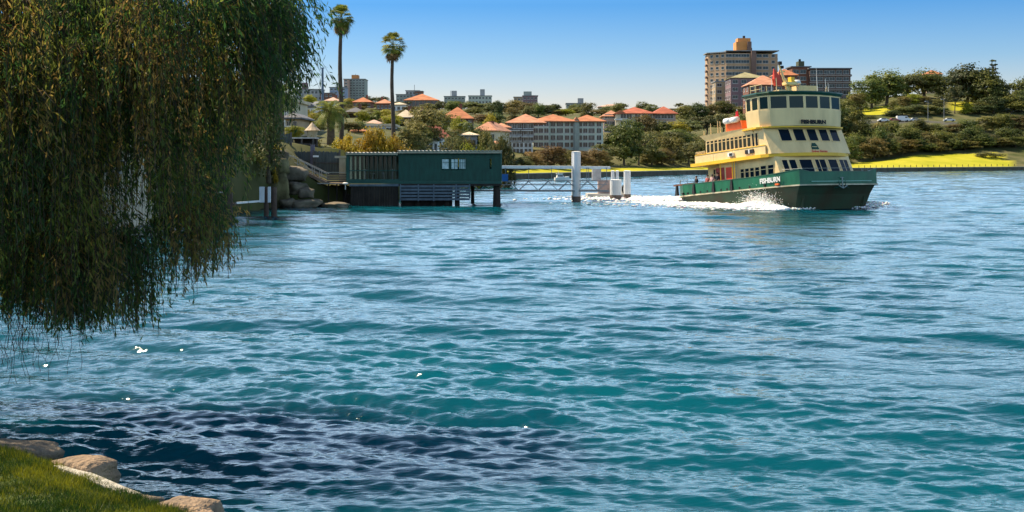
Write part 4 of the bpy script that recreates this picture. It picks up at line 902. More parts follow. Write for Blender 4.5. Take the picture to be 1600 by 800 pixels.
def fence(px0, px1, yb, yt0, yt1, D, label, step=3.0, mat=None):
    o = empty('timber_fence', (X_((px0+px1)/2, D), D, 0)); tag(o, label, 'fence', 'grey paling fences above the ramp'); x = lambda px: X_(px, D) - o.location.x
    b = MB(); p = px0; k = 0
    while p < px1 - .5:
        t = (p - px0) / (px1 - px0); b.box(x(p), x(min(p + step * .93, px1)), .03*(k % 2), .08 + .03*(k % 2), Z_(yb, D), Z_(yt0 + (yt1 - yt0) * t, D) + .05 * math.sin(k * 2.4)); p += step; k += 1
    b.build('palings', mat or FENCE, o); 
    for p in (px0, px1): MB().box(x(p) - .08, x(p) + .08, -.1, -.005, Z_(yb, D), Z_(min(yt0, yt1), D)+.1).build('post', TIMB, o)
    MB().beam((x(px0), -.06, Z_((yb+yt0)/2, D)), (x(px1), -.06, Z_((yb+yt1)/2, D)), .08, .1).build('rail', TIMB, o)
fence(424, 455, 240, 208, 209, 130, 'tall blue grey paling fence at the top left next to the willow')
fence(456, 487, 266, 237, 237, 129, 'low dark green paling fence between the tall fence and the purple post')
fence(490, 531, 272, 236, 238, 128, 'wide dark paling fence left of the beige pillar', 2.4)
def small_bits():
    D = 126.0
    o = empty('gate_pillar', (X_(535, D), D, 0)); tag(o, 'beige gate pillar with flat overhanging cap beside the shed', 'pillar'); MB().box(-.32,.32,0,.6,1.5,Z_(247.2,D)).build('shaft', M('cream_render', (.40,.36,.26), .9, .15), o); MB().box(-.75,.55,-.1,.7,Z_(247,D),Z_(243.5,D)).build('cap', M('cream_render', (.40,.36,.26)), o)
    o = empty('timber_post', (X_(488.5, 128.6), 128.6, 0)); tag(o, 'weathered mauve grey post between the two dark fences', 'post'); MB().box(-.2,.2,-.2,.2,2.0,Z_(226,128.6)).build('shaft', M('mauve_timber', (.13,.12,.16), .9, .2), o); MB().box(-.24,.24,-.24,.24,Z_(226,128.6)+.002,Z_(225,128.6)).build('cap', TIMB, o)
    o = empty('white_sign', (X_(493.5, 127.5), 127.5, 0)); tag(o, 'small white board sign fixed in front of the dark paling fence', 'sign'); MB().box(-.28,.28,-.05,0,Z_(245.6,127.5),Z_(242.8,127.5)).build('board', WHITE, o); MB().box(-.04,.04,.002,.06,2.2,Z_(243,127.5)).build('post', TIMB, o)
    D = 134.0; o = empty('garden_shelter', (X_(472, D), D, 0)); tag(o, 'low dark garden shelter with thin white edged roof above the fences', 'shelter'); x = lambda px: X_(px, D) - o.location.x
    MB().box(x(454), x(492), 0, 3, Z_(216.5,D), Z_(214.5,D)).build('roof', M('shelter_roof', (.42,.40,.38), .7, .2), o); MB().box(x(456), x(491), 1.5, 2.5, Z_(240,D), Z_(216.6,D)).build('back_wall', DTIMB, o)
    for p in (457, 471, 489): MB().box(x(p)-.08, x(p)+.08, .1, .26, Z_(240,D), Z_(216.6,D)).build('post', TIMB, o)
    b = MB(); b.box(x(455), x(486), -.3, -.1, Z_(226,D), Z_(224.5,D)); b.box(x(460), x(490), -.5, -.3, Z_(233,D), Z_(231.5,D)); b.build('beam', TIMB, o)
    # thatched hut
    D = 150.0; o = empty('garden_gazebo', (X_(488, D), D, ground(488, D))); g = o.location.z; tag(o, 'small cream garden gazebo with steep pointed roof beside the squat palm', 'gazebo')
    MB().cyl(0,0,0,Z_(203,D)-g,.55,.6,8).build('wall', M('cream_render', (.40,.36,.26)), o); MB().tube([(0,0,Z_(204,D)-g),(0,0,Z_(199,D)-g),(0,0,Z_(191,D)-g)],[.95,.55,.05],10).build('roof', M('thatch', (.45,.36,.26), .9, .25, 3), o)
    # flag mast
    D = 200.0; z0 = ground(504, D); o = empty('flag_mast', (X_(504, D), D, z0)); tag(o, 'tall slim blue grey mast rising above the left rooftops', 'mast'); MB().tube([(0,0,-.5),(0,0,Z_(107,D)-z0)],[.28,.16],10).build('pole', M('mast_grey', (.10,.14,.20), .5, .1), o); MB().box(-.28,.28,-.1,.1,Z_(107,D)-z0,Z_(105.6,D)-z0).build('cap', M('mast_grey', (.10,.14,.20)), o)
small_bits()

# ------------------------------------------------------------------ palms
def fan_palm(px, ybase, yc, D, label, rpx=23):
    zb = min(Z_(ybase, D), ground(px, D)) - .3; zc = Z_(yc, D); o = empty('fan_palm', (X_(px, D), D, zb)); H = zc - zb; r_ = rpx * D / F
    tag(o, label, 'palm tree', 'two tall fan palms against the sky')
    b = MB(); n = 14; b.tube([(.10*math.sin(i*.5), 0, H * i / n - .02 * i) for i in range(n + 1)], [.30 - .11 * i / n + .01 * (i % 2) for i in range(n + 1)], 10); b.build('trunk', M('palm_bark', (.075,.055,.04), .95, .3, 2, .5), o, True)
    def fans(name, n, e0, e1, mat, lr, seed, zoff):
        g = np.random.default_rng(seed); V = []; Fq = []; k = 0
        for i in range(n):
            az = g.uniform(0, 6.28); el = R(g.uniform(e0, e1)); d = np.array([math.cos(az)*math.cos(el), math.sin(az)*math.cos(el), math.sin(el)]); base = np.array([.1*math.sin(7), 0, H + zoff])
            side = unit(np.cross(d, [0,0,1.0])); up = np.cross(side, d); pl = lr * g.uniform(.5, .62); hub = base + d * pl
            V += [base - side*.02, base + side*.02, hub + side*.02, hub - side*.02]; Fq.append([k, k+1, k+2, k+3]); k += 4
            for s in range(13):
                a = R(-82 + s * 13.7); dd = d * math.cos(a) + side * math.sin(a) + up * .12 * (s % 2); L = lr * g.uniform(.38, .52) * (1 - .2 * abs(s - 6) / 6)
                tip = hub + dd * L + np.array([0, 0, -.18 * L * (1 + (e0 < 0) * 1.0)]); pe = unit(np.cross(dd, up)); mid = hub + dd * L * .55
                V += [hub, mid + pe * .055, tip, mid - pe * .055]; Fq.append([k, k+1, k+2, k+3]); k += 4
        return link(name, npmesh(name, np.array(V), np.array(Fq), mat), o)
    fans('crown', 44, -12, 85, LEAF['palm'], r_ * 1.05, int(px), 0); fans('drooping_fronds', 34, -60, -5, LEAF['palm'], r_ * 1.0, int(px) + 1, -.1); fans('dead_skirt', 26, -85, -50, LEAF['skirt'], r_ * 1.0, int(px) + 2, -.3)
fan_palm(532.5, 235, 27, 150, 'taller fan palm on the left with thin trunk rising from the golden bushes')
fan_palm(613.5, 215, 70, 165, 'shorter fan palm on the right with thin trunk above the golden bushes')
def feather_palm(px, ytop, D, rpx, label, trunk_h=2.2, seed=1, zc=None):
    zb = ground(px, D); o = empty('date_palm', (X_(px, D), D, zb)); r_ = rpx * D / F; zc = Z_(ytop, D) - zb - r_ * .55 if zc is None else zc
    tag(o, label, 'palm tree'); zc = max(zc, 1.0); MB().tube([(0,0,-.5),(0,0,zc*.5),(0,0,zc)],[.5,.42,.55],10).build('trunk', BARK, o, True)
    g = np.random.default_rng(seed); V = []; Fq = []; k = 0
    for i in range(64):
        az = g.uniform(0, 6.28); el = R(g.uniform(-25, 80)); L = r_ * g.uniform(.9, 1.25); p = np.array([0,0,zc]); hd = np.array([math.cos(az), math.sin(az), 0]); side = np.array([-hd[1], hd[0], 0])
        for s in range(12):
            d = hd * math.cos(el) + np.array([0,0,1]) * math.sin(el); q = p + d * L / 12; w_ = L * .2 * math.sin(math.pi * (s + 1.2) / 13.5)
            for sg in (-1, 1):
                tip = p + side * sg * w_ + d * w_ * .6 + np.array([0,0,-w_*.35]); V += [p, p + d * L / 20, tip, tip - d * .02]; Fq.append([k, k+1, k+2, k+3]); k += 4
            V += [p - side*.03, q - side*.03, q + side*.03, p + side*.03]; Fq.append([k, k+1, k+2, k+3]); k += 4
            p = q; el -= R(7.5 + 3 * s / 12)
    link('crown', npmesh('crown', np.array(V), np.array(Fq), LEAF['palm']), o)
feather_palm(517, 158, 146, 32, 'large squat date palm with arching fronds behind the golden bushes', seed=4)
feather_palm(592, 172, 300, 14, 'small date palm among the roofs between the two fan palms', seed=5)
feather_palm(438, 128, 140, 36, 'date palm with long arching fronds beside the dark cypress', seed=6)

# golden bushes above the shed
for i, (px, yt, D, wp) in enumerate(((494, 212, 138, 34), (521, 214, 138, 34), (549, 205, 137, 44), (573, 208, 138, 36), (597, 206, 138, 38), (622, 207, 139, 40))):
    tree(px, yt, D, wp, 'goldbush', f'{ORD[i]} golden flowering bush from the left along the bank behind the shed', 'golden_bush', group='golden bushes behind the shed', zbase=3.2, cat='bush')

tree(433, 238, 121, 16, 'goldbush', 'small golden tuft beside the stones at the head of the ramp', 'golden_bush', zbase=4.6, cat='bush')
tree(430, 284, 116.6, 9, 'goldbush', 'tiny golden plant growing on the upright rock by the jetty', 'golden_bush', zbase=2.0, cat='bush')
tree(458, 246, 124, 18, 'bush', 'green creeper bush on the dark bank under the ramp head', 'shrub', zbase=2.5, cat='shrub')
tree(444, 206, 131.5, 14, 'goldbush', 'yellow leaning bush behind the tall blue grey fence', 'golden_bush', zbase=5.0, cat='bush')
# ------------------------------------------------------------------ near bank: lawn, rocks, willow
BANK = [(-30,40),(-20,30.5),(-13,23.5),(-9.2,19.6),(-6.7,17.25),(-5.8,16.5),(-5.0,15.7),(-4.25,14.9),(-3.65,14.3),(-3.0,13.6),(-1.5,11.2),(1,8.5),(4,4),(6,-3),(8,-20)]
BX = np.array([p[0] for p in BANK]); BY = np.array([p[1] for p in BANK])
def bank_z(d): return np.interp(d, [-.3, 0, .25, 1.5, 5, 30], [-.8, .62, .80, .93, 1.15, 2.4])
def near_bank():
    n = 160; t = np.linspace(0, len(BANK) - 1, n); ex = np.interp(t, np.arange(len(BANK)), BX); ey = np.interp(t, np.arange(len(BANK)), BY)
    nx, ny = -.69, -.72; ds = [-.3, 0, .25, .6, 1, 1.5, 2.5, 4, 5, 6, 10, 18, 30, 60]; V = []
    for d in ds:
        for i in range(n):
            V.append((ex[i] + nx * d + .05*math.sin(i*1.7), ey[i] + ny * d, float(bank_z(d))))
    i = np.arange(len(ds) - 1)[:, None] * n + np.arange(n - 1)[None]; Fq = np.stack([i, i + n, i + n + 1, i + 1], -1).reshape(-1, 4)
    kind(link('near_lawn', npmesh('near_lawn', np.array(V), Fq, M('lawn_soil', (.05,.075,.012), .95, .5, 1.2, .4, dirt=(.03,.04,.01)), True)), 'structure')
    g = np.random.default_rng(3); N = 90000
    # blades where the bank can be seen from near the photographer's place
    t = g.uniform(3.0, 11.2, N * 2); ex = np.interp(t, np.arange(len(BANK)), BX); ey = np.interp(t, np.arange(len(BANK)), BY); d = g.uniform(.02, 1, N*2)**1.15 * 5.5
    x = ex + nx * d; y = ey + ny * d; keep = (y > 10.5) & (np.abs(x / y) < .62); x, y, d = x[keep][:N], y[keep][:N], d[keep][:N]; m = len(x)
    z = bank_z(d) - .01; h = g.uniform(.035, .085, m) * (1 + .35*np.sin(x*5)*np.cos(y*4)) * np.where(d < .5, 1.5, 1); a = g.uniform(0, 6.28, m); w_ = .006
    dx, dy = np.cos(a) * w_, np.sin(a) * w_; ln = g.normal(0, .4, (m, 2)) * h[:, None]
    V = np.stack([np.stack([x-dx, y-dy, z], 1), np.stack([x+dx, y+dy, z], 1), np.stack([x + ln[:,0], y + ln[:,1], z + h], 1)], 1).reshape(-1, 3)
    tint = np.repeat(np.clip(g.normal(.42, .13, m) + .22*np.sin(x*2.9+1+np.sin(y*1.3))*np.sin(y*2.3+x) + .12*np.sin(x*7.1+y*3)*np.cos(y*6.3), 0, 1), 3)  # wavy tint paints sunlit yellow and shaded green patches into the blades
    o = link('grass', npmesh('grass', V, np.arange(3*m).reshape(m, 3), leaf_mat('grass_blades', (.022,.055,.006), (.20,.20,.010), attr='tint', trans=.45, rnd=0), False, {'tint': tint})); kind(o, 'stuff'); o['label'] = 'short green grass on the near bank'
near_bank()
def prock(px, py, D, r_, seed, mat, label, rz): p = P(px, py, D); return rock((p.x, p.y, p.z), r_, seed, mat, label, rz, 'sandstone rocks edging the near lawn')
prock(28, 712, 17.6, (.62,.38,.2), 21, SAND2, 'leftmost large flat sandstone rock along the grass edge', R(-20))
prock(-75, 705, 18.6, (.6,.45,.26), 25, SAND2, 'sandstone rock at the far left edge partly out of frame', R(-30))
prock(132, 741, 16.1, (.47,.30,.19), 22, SAND, 'middle sandstone rock with rounded brown top between two others', R(-38))
prock(294, 803, 14.35, (.35,.24,.15), 23, SAND, 'nearest brown sandstone rock at the bottom edge of the photo', R(-15))
prock(222, 790, 14.9, (.22,.2,.13), 24, SAND2, 'small low pale stone between the middle and nearest rocks', R(-30))
o = empty('edging_strip', (0,0,0)); tag(o, 'pale stone edging strip between the near grass and the middle rock', 'edging')
b = MB(); 
pts = [P(px, py, D) for px, py, D in ((96,730,16.0),(118,738,15.75),(148,750,15.4),(180,764,15.05),(212,777,14.75))]
b.loft([[p + Vector((-.09,-.1,-.25)), p + Vector((.06,.07,-.25)), p + Vector((.05,.06,.03)), p + Vector((-.07,-.08,.04))] for p in pts]); b.build('strip', M('pale_edging', (.40,.38,.34), .9, .3, 5, .5, dirt=(.2,.18,.13)), o)

from mathutils import noise as mnoise
def willow():
    g = np.random.default_rng(21); cx, cy = -12.55, 23.0
    o = empty('willow_tree', (cx, cy, .4)); tag(o, 'huge dark weeping willow curtain hanging over the water at the left', 'tree')
    BW = M('willow_bark', (.06,.045,.03), .95, .35, 4, .6)
    MB().tube([(-.4,-.2,-1.5),(-.2,0,1.2),(.1,.1,3.2),(.5,.2,5.2)],[.75,.5,.42,.36],14).build('trunk', BW, o, True)
    def dome(r_): return 8.9 - .012 * r_**2
    limbs = []
    for i in range(20):
        a = g.uniform(0, 6.28) if i > 7 else R(-70 + i * 22); R1 = g.uniform(4.2, 7.0); s = Vector((.3,.1,g.uniform(3.2,5.2))); e_ = Vector((R1*math.cos(a), R1*.5*math.sin(a), dome(R1) - .4 - g.uniform(.3,1.5)))
        m1 = s.lerp(e_, .35) + Vector((0,0,1.9)); m2 = s.lerp(e_, .7) + Vector((0,0,1.5)); dn = e_ + Vector((.5*math.cos(a), .4*math.sin(a), -1.6))
        b = MB(); b.tube([s, m1, m2, e_, dn], [.17,.12,.08,.045,.015], 7); b.build('branch', BW, o, True); limbs.append((m1, m2, e_, dn))
    # clusters of cascading twigs hung through the crown
    V = []; N_ = []; A = []; T = []; L = []; stems = []
    for c in range(860):
        a = g.uniform(0, 6.28); q = math.sqrt(g.uniform(0.03, 1))
        if c < 620: a = g.uniform(R(-110), R(70)); q = g.uniform(.35, 1)
        bx = 8.3 * q * math.cos(a); by = 3.9 * q * math.sin(a); r_ = math.hypot(bx, by * 8.3 / 3.9) * 8.6 / 8.3
        zlow = 2.35 - .135 * (cy + by - 20)
        zb = float(np.interp(r_, [0, 5.9, 6.6, 7.3, 8.0, 8.7], [zlow + 1.0, zlow, zlow + .5, 3.3, 5.0, 6.4])); zt = dome(r_)
        zc = g.uniform(zb + .7, zt + .3) if g.random() < .78 else zb + g.uniform(.5, 1.6)
        if mnoise.noise(Vector((bx * .55 + 3, by * .5, zc * .42))) < -.14 + (.1 if zc > 7.2 else 0) * -1 and zc < 7.6: continue
        tint0 = float(np.clip(g.normal(.46, .22), 0, .82)); 
        if g.random() < .14 and bx > -4: tint0 = .95
        rad = g.uniform(.35, .75); az0 = math.atan2(by, bx)
        for s in range(int(g.integers(9, 17))):
            az = az0 + g.normal(0, 1.1); ho = rad * g.uniform(.2, 1.3); Ln = g.uniform(.8, 2.1) * (1.25 if zc > 6 else 1); Ln = min(Ln, max(zc - zb + g.uniform(0,.6), .5)); n = int(Ln * 17) + 6
            t = np.sort(g.uniform(0, 1, n)**.85); k = np.minimum(t * 2.6, 1)
            hx = ho * np.sin(k * math.pi / 2); wob = g.normal(0, .1, 2)
            def path(t, hx): return np.stack([bx + math.cos(az) * hx + wob[0]*t, by + math.sin(az) * hx + wob[1]*t, zc + .22 * np.sin(np.minimum(t*4, 1) * math.pi) * rad - Ln * t**1.35 - .4], 1)
            P0 = path(t, hx); V.append(P0 + g.normal(0, .035, (n, 3))); sp_ = 1.0 - .6 * t
            A.append(np.stack([math.cos(az)*sp_*.9 + g.normal(0, .45, n), math.sin(az)*sp_*.9 + g.normal(0, .45, n), -np.ones(n) * (.5 + .7*t)], 1))
            N_.append(g.normal(size=(n, 3)) * np.array([1, 1, .45])); L.append(g.uniform(.09, .17, n)); T.append(np.clip(tint0 + g.normal(0, .09, n), 0, 1))
            tt = np.linspace(0, 1, 9); stems.append(path(tt, ho * np.sin(np.minimum(tt*2.6, 1) * math.pi / 2)))
    # sprays reaching right at the top
    for s in range(190):
        x = g.uniform(7.2, 8.5); y = g.normal(0, 1.4); z0 = g.uniform(7.0, 8.4); n = 46; t = g.uniform(0, 1, n); a0 = g.uniform(.2, .9)
        P0 = np.stack([x + .9 * t * a0, y + .2 * t, z0 - 1.15 * t**1.4 - .4], 1); V.append(P0 + g.normal(0, .06, (n, 3))); A.append(np.stack([g.normal(.4,.3,n), g.normal(0,.35,n), -np.ones(n)], 1)); N_.append(g.normal(size=(n,3))); L.append(g.uniform(.12,.2,n)); T.append(np.clip(g.normal(.25,.12,n),0,1))
        tt = np.linspace(0,1,9); stems.append(np.stack([x + .9*tt*a0, y + .2*tt, z0 - 1.15*tt**1.4 - .4], 1))
    # bare twigs trailing below the leaves on the left
    for s in range(330):
        x = g.uniform(-1.0, 4.6); y = g.uniform(-4.5, 1.5); Yw = cy + y; z1 = 2.2 - .135*(Yw-20) + g.uniform(-.2,.5); z2 = z1 - g.uniform(.4, 1.25); tt = np.linspace(0,1,9); ph = g.uniform(0,6.28); sw = g.normal(0,.18)
        stems.append(np.stack([x + sw*tt + .03*np.sin(tt*9+ph), y + .1*tt, z1 + (z2-z1)*tt - .4], 1))
    V = np.vstack(V); A = np.vstack(A); N_ = np.vstack(N_); L = np.concatenate(L); T = np.concatenate(T)
    LV, LQ = leaf_quads(V, N_, L, L * .2, g, A)
    link('foliage', npmesh('foliage', LV, LQ, leaf_mat('willow_leaves', (.032,.085,.022), (.19,.23,.035), attr='tint', trans=.6, rnd=0, c3=(.30,.20,.06), spec=.35), False, {'tint': np.repeat(T, 4)}), o)
    SV = []; SQ = []; k = 0
    S = np.stack(stems)                     # strands x 9 x 3
    wd = .0045
    offs = np.array([[wd,0,0],[-wd*.5,wd*.87,0],[-wd*.5,-wd*.87,0]])
    Vs = (S[:, :, None, :] + offs[None, None]).reshape(-1, 3); ns = len(S)
    base = np.arange(ns)[:, None, None] * 27 + np.arange(8)[None, :, None] * 3; j = np.arange(3)[None, None]
    Qs = np.stack([base + j, base + (j + 1) % 3, base + 3 + (j + 1) % 3, base + 3 + j], -1).reshape(-1, 4)
    link('hanging_twigs', npmesh('hanging_twigs', Vs, Qs, BW), o)
    print('willow leaves', len(LV) // 4, 'stems', ns)
willow()

# ------------------------------------------------------------------ buildings
WALLS = {'cream': (.50,.44,.32), 'white': (.62,.61,.58), 'grey': (.30,.31,.31), 'greygreen': (.26,.30,.27), 'brick': (.17,.075,.05), 'darkbrick': (.085,.045,.035), 'pink': (.44,.30,.24), 'tan': (.36,.27,.17), 'blue': (.24,.30,.40), 'mauve': (.20,.13,.14), 'palegreen': (.40,.44,.38), 'orange': (.45,.20,.07)}
ROOFS = {'orange': (.42,.16,.075), 'red': (.36,.10,.055), 'salmon': (.48,.22,.13), 'palepink': (.52,.33,.25), 'olive': (.28,.25,.13), 'slate': (.12,.12,.13), 'cream': (.55,.45,.32), 'flatgrey': (.22,.22,.22)}
def wallm(k): return M('wall_' + k, WALLS[k], .9, .14, .35, .05)
def roofm(k): return M('roof_' + k, ROOFS[k], .85, .28, .45, .2, stretch=(1,1,4))
FRAME = M('window_frame', (.50,.49,.46), .6, .1)
WIN = {}
def window_mesh(w_, h_, mull, frame=None):
    key = (round(w_,2), round(h_,2), mull, frame)
    if key not in WIN:
        b = MB(); quad_window(b, (-w_/2,0,0), (w_/2,0,0), (w_/2,0,h_), (-w_/2,0,h_), min(.09, .05 * w_ + .005), .05, None, mull); b.box(-w_/2-.1, w_/2+.1, -.14, -.03, -.12, -.005, 0)
        WIN[key] = b.mesh('window', [MATS[frame] if frame else FRAME, GLASS])
    return WIN[key]
def hip(b, x0, x1, y0, y1, z0, rise, ov=.5, gable=False, mi=0):
    x0 -= ov; x1 += ov; y0 -= ov; y1 += ov; W, Dp = x1 - x0, y1 - y0
    if W >= Dp: i = 0 if gable else min(Dp/2, W/2 - .05); r = [(x0+i, (y0+y1)/2, z0+rise), (x1-i, (y0+y1)/2, z0+rise)]
    else: i = 0 if gable else min(W/2, Dp/2 - .05); r = [((x0+x1)/2, y0+i, z0+rise), ((x0+x1)/2, y1-i, z0+rise)]
    base = [(x0,y0,z0),(x1,y0,z0),(x1,y1,z0),(x0,y1,z0)]; lo = [(a,c,z0-.18) for a, c, _ in base]
    vs_ = base + r + lo
    fs = [(0,1,5,4),(2,3,4,5),(1,2,5),(3,0,4)] if W >= Dp else [(0,1,4),(1,2,5,4),(2,3,5),(3,0,4,5)]
    fs += [(6,7,1,0),(7,8,2,1),(8,9,3,2),(9,6,0,3),(9,8,7,6)]
    b.add(vs_, fs, mi)
def block(px0, px1, ytop, D, label, name='apartment_block', wall='grey', roof='flatgrey', rtype='flat', yroof=None, ybase=None, depth=10, floors=3, cols=5, mull=1, rot=0, cat='building', skip=(), wh=None, extras=None, group=None, ww=.62, side=True, balc=()):
    """building whose front spans px0..px1 with its eaves at ytop; local origin at the front bottom centre"""
    pc = (px0 + px1) / 2; W = (px1 - px0) * D / F / max(math.cos(R(rot)), .3) - (depth * abs(math.sin(R(rot))) * .6 if rot else 0)
    zt = Z_(ytop, D); zg = ground(pc, D + depth/2) if ybase is None else Z_(ybase, D); zb = min(zg, zt - 2.4)
    o = empty(name, (X_(pc, D), D, zb), R(rot)); H = zt - zb; tag(o, label, cat, group)
    wm = wallm(wall); MB().box(-W/2, W/2, 0, depth, -4, H).build('wall', wm, o)
    if rtype == 'flat':
        b = MB(); b.box(-W/2-.35, W/2+.35, -.35, depth+.35, H+.003, H+.4); b.build('roof', roofm(roof), o)
    else:
        rise = (ytop - yroof) * D / F if yroof else 1.8; b = MB(); hip(b, -W/2, W/2, 0, depth, H+.18, rise, .55, rtype == 'gable'); ro = b.build('roof', roofm(roof), o)
    fh = H / floors if H / floors < 4.2 else 3.2
    wi = window_mesh(min(W / cols * ww, 2.6), min(fh * .48, 1.6) if wh is None else wh, mull)
    for f in range(floors):
        z = H - (f + 1) * fh + fh * .3
        if z < -.5: break
        for c in range(cols):
            if (f, c) in skip: continue
            q = link('window', wi, o); q.location = (-W/2 + W * (c + .5) / cols, -.012, z)
        if side and W > 5:
            n = max(1, int(depth / 4.2))
            for c in range(n):
                q = link('window', wi, o); q.location = (-W/2 - .012, depth * (c + .5) / n, z); q.rotation_euler = (0,0,R(-90))
    for c in balc:
        for f in range(floors):
            z = H - (f+1)*fh; xx = -W/2 + W*(c+.5)/cols; b = MB(); b.box(xx - W/cols*.46, xx + W/cols*.46, -1.2, -.02, z, z+.15); b.box(xx - W/cols*.46, xx + W/cols*.46, -1.2, -1.12, z+.15, z+1.0); b.build('balcony', wallm('white' if wall != 'white' else 'grey'), o)
    o['_W'] = W; o['_H'] = H
    if extras:
        for (kind_, a) in extras:
            if kind_ == 'box': x0, x1, y0, y1, hgt, mt = a; MB().box(x0*W, x1*W, y0*depth, y1*depth, H + .402, H + .402 + hgt).build('roof_tower', mt, o)
            if kind_ == 'chimney': x0, hgt = a; b = MB(); b.box(x0*W-.35, x0*W+.35, depth*.4, depth*.4+.7, H, H + hgt); b.box(x0*W-.42, x0*W+.42, depth*.4-.07, depth*.4+.77, H+hgt+.002, H+hgt+.15); b.build('chimney', wallm('brick'), o)
            if kind_ == 'bands':
                for f in range(floors): MB().box(-W/2-.06, W/2+.06, -.05, depth+.05, H-(f+1)*fh-.1, H-(f+1)*fh+.12).build('floor_band', a, o)
            if kind_ == 'aerial': MB().tube([(a*W, depth/2, H), (a*W, depth/2, H+4)], .12, 5).build('aerial', BLACK, o)
            if kind_ == 'skylight': MB().tube([(0,0,0),(0,0,1)],.1,5)
    del o['_W']; del o['_H']
    return o
def house(px0, px1, yeave, yridge, D, label, wall='cream', roof='orange', rtype='hip', depth=9, floors=1, cols=3, rot=0, chim=.2, **k):
    return block(px0, px1, yeave, D, label, 'house', wall, roof, rtype, yridge, None, depth, floors, cols, 1, rot, 'house', extras=[('chimney', (chim, (yeave - yridge) * D / F + .9))] if chim is not None else None, **k)
W_ = wallm
# the tall pair of towers on the ridge
def tower():
    D = 667.0; s = D / F; zt = Z_(83, D); zb = Z_(176, D); H = zt - zb; o = empty('tower_block', (X_(1162, D), D, zb)); tag(o, 'tall ten storey beige brick tower block with orange penthouse on the ridge behind the ferry', 'tower block')
    x = lambda px: X_(px, D) - o.location.x
    TB = M('tower_brick', (.40,.27,.17), .9, .15, .2); TB2 = M('tower_stair_brick', (.17,.11,.09), .9, .15, .2)
    MB().loft([[(x(1110),8,-6),(x(1135),0,-6),(x(1135),18,-6),(x(1110),18,-6)],[(x(1110),8,H),(x(1135),0,H),(x(1135),18,H),(x(1110),18,H)]]).build('west_wing', TB, o)
    MB().box(x(1135.05), x(1173), 0, 18, -6, H).build('wall', TB, o); MB().box(x(1173), x(1180), -2.5, 16, -6, H+1.0).build('stair_tower', TB2, o); MB().box(x(1180), x(1216), 1.5, 18, -6, H-.3).build('east_wing', TB, o)
    MB().box(x(1134), x(1217), -.8, 18.5, H+1.003, H+1.4).build('roof', roofm('flatgrey'), o)
    MB().loft([[(x(1107),7,z),(x(1134),-1,z),(x(1134),18.5,z),(x(1107),18.5,z)] for z in (H+.3,H+.8)]).build('roof', roofm('flatgrey'), o)
    PH = M('penthouse_orange', (.56,.25,.08), .9, .15, .3); MB().box(x(1152), x(1169), 3, 12, H+1.402, H+6.2).build('penthouse', PH, o); MB().box(x(1155), x(1175), 4, 11, H+6.2, H+8.2).build('penthouse', PH, o); MB().box(x(1169.1), x(1175.5), 2, 11.5, H+1.402, H+6.19).build('lift_motor_room', TB2, o)
    MB().box(x(1164), x(1167), 5, 7, H+8.203, H+9.5).build('vent', BLACK, o); MB().box(x(1176.5), x(1178), 5, 6, H+1.403, H+3.2).build('flue', BLACK, o)
    fh = 3.15; wl = window_mesh(4.6, 1.6, 2); wm = window_mesh(2.9, 1.6, 1); ws = window_mesh(1.8, 1.5, 0); band = W_('pink')
    for f in range(10):
        z = H - (f+1)*fh + 1.1
        for px, m_ in ((1141, wl), (1151.5, wl), (1164, wl)): q = link('window', m_, o); q.location = (x(px), -.015, z)
        for px, m_ in ((1187, wm), (1197, wm), (1209, ws)): q = link('window', m_, o); q.location = (x(px), 1.485, z)
        for t in (.2,.5,.8): q = link('window', ws, o); q.location = (x(1110) + (x(1135)-x(1110))*t, 8 - 8*t - .02, z); q.rotation_euler = (0,0,math.atan2(-8, x(1135)-x(1110)))
        if f < 9: MB().box(x(1106.5), x(1110), 8.5, 12, z-1.1, z-.1).build('balcony', TB2, o)
        if f < 5: MB().box(x(1216.02), x(1219), 6, 10, z-1.1, z-.2).build('balcony', TB2, o)
tower()
def brick_block():
    D = 640.0; zt = Z_(108, D); zb = Z_(172, D); H = zt - zb; o = empty('brick_apartment_block', (X_(1286, D), D, zb)); tag(o, 'dark red brick six storey apartment block with pale floor bands right of the ferry mast', 'apartment block')
    x = lambda px: X_(px, D) - o.location.x; DB = W_('darkbrick')
    MB().box(x(1265), x(1329), 0, 16, -5, H).build('wall', DB, o); MB().box(x(1240), x(1265.02), 3, 16, -5, H + 1.2).build('wing', W_('brick'), o); MB().box(x(1263), x(1331), -.8, 16.5, H+.003, H+.6).build('roof', roofm('slate'), o); MB().box(x(1238), x(1270), 2.5, 16.5, H+1.203, H+1.7).build('roof', roofm('slate'), o)
    MB().box(x(1252), x(1261), 6, 12, H+1.703, H+4.4).build('lift_motor_room', W_('olivebox') if False else M('plant_room', (.07,.08,.05), .9), o); MB().box(x(1254), x(1257), 8, 9, H+4.403, H+5.6).build('vent', BLACK, o)
    fh = 3.4; wl = window_mesh(3.0, 1.9, 1); PB = M('pale_band', (.42,.37,.33), .8, .1)
    for f in range(6):
        z = H - (f+1)*fh + .95
        for px in (1271, 1281, 1292, 1300, 1311, 1322): q = link('window', wl, o); q.location = (x(px), -.015, z)
        for px in (1246, 1257): q = link('window', wl, o); q.location = (x(px), 2.985, z + .4)
        MB().box(x(1265), x(1331), -.5, -.02, z-.95, z-.7).build('floor_band', PB, o); MB().box(x(1329.02), x(1333.5), 3, 7, z-1, z).build('balcony', DB, o)
brick_block()
block(1118, 1142, 128, 560, 'slim cream block tucked against the foot of the tower', wall='tan', floors=5, cols=2, depth=10, ybase=180)
block(1142, 1196, 122, 540, 'purple brown building with wide olive roof in front of the tower', wall='mauve', roof='olive', rtype='hip', yroof=112, floors=4, cols=4, depth=14, ybase=170)
block(1170, 1224, 133, 470, 'brick house with dusky pink hipped roof just left above the ferry bridge', 'house', 'brick', 'salmon', 'hip', 117, 172, 12, 3, 4, cat='house')
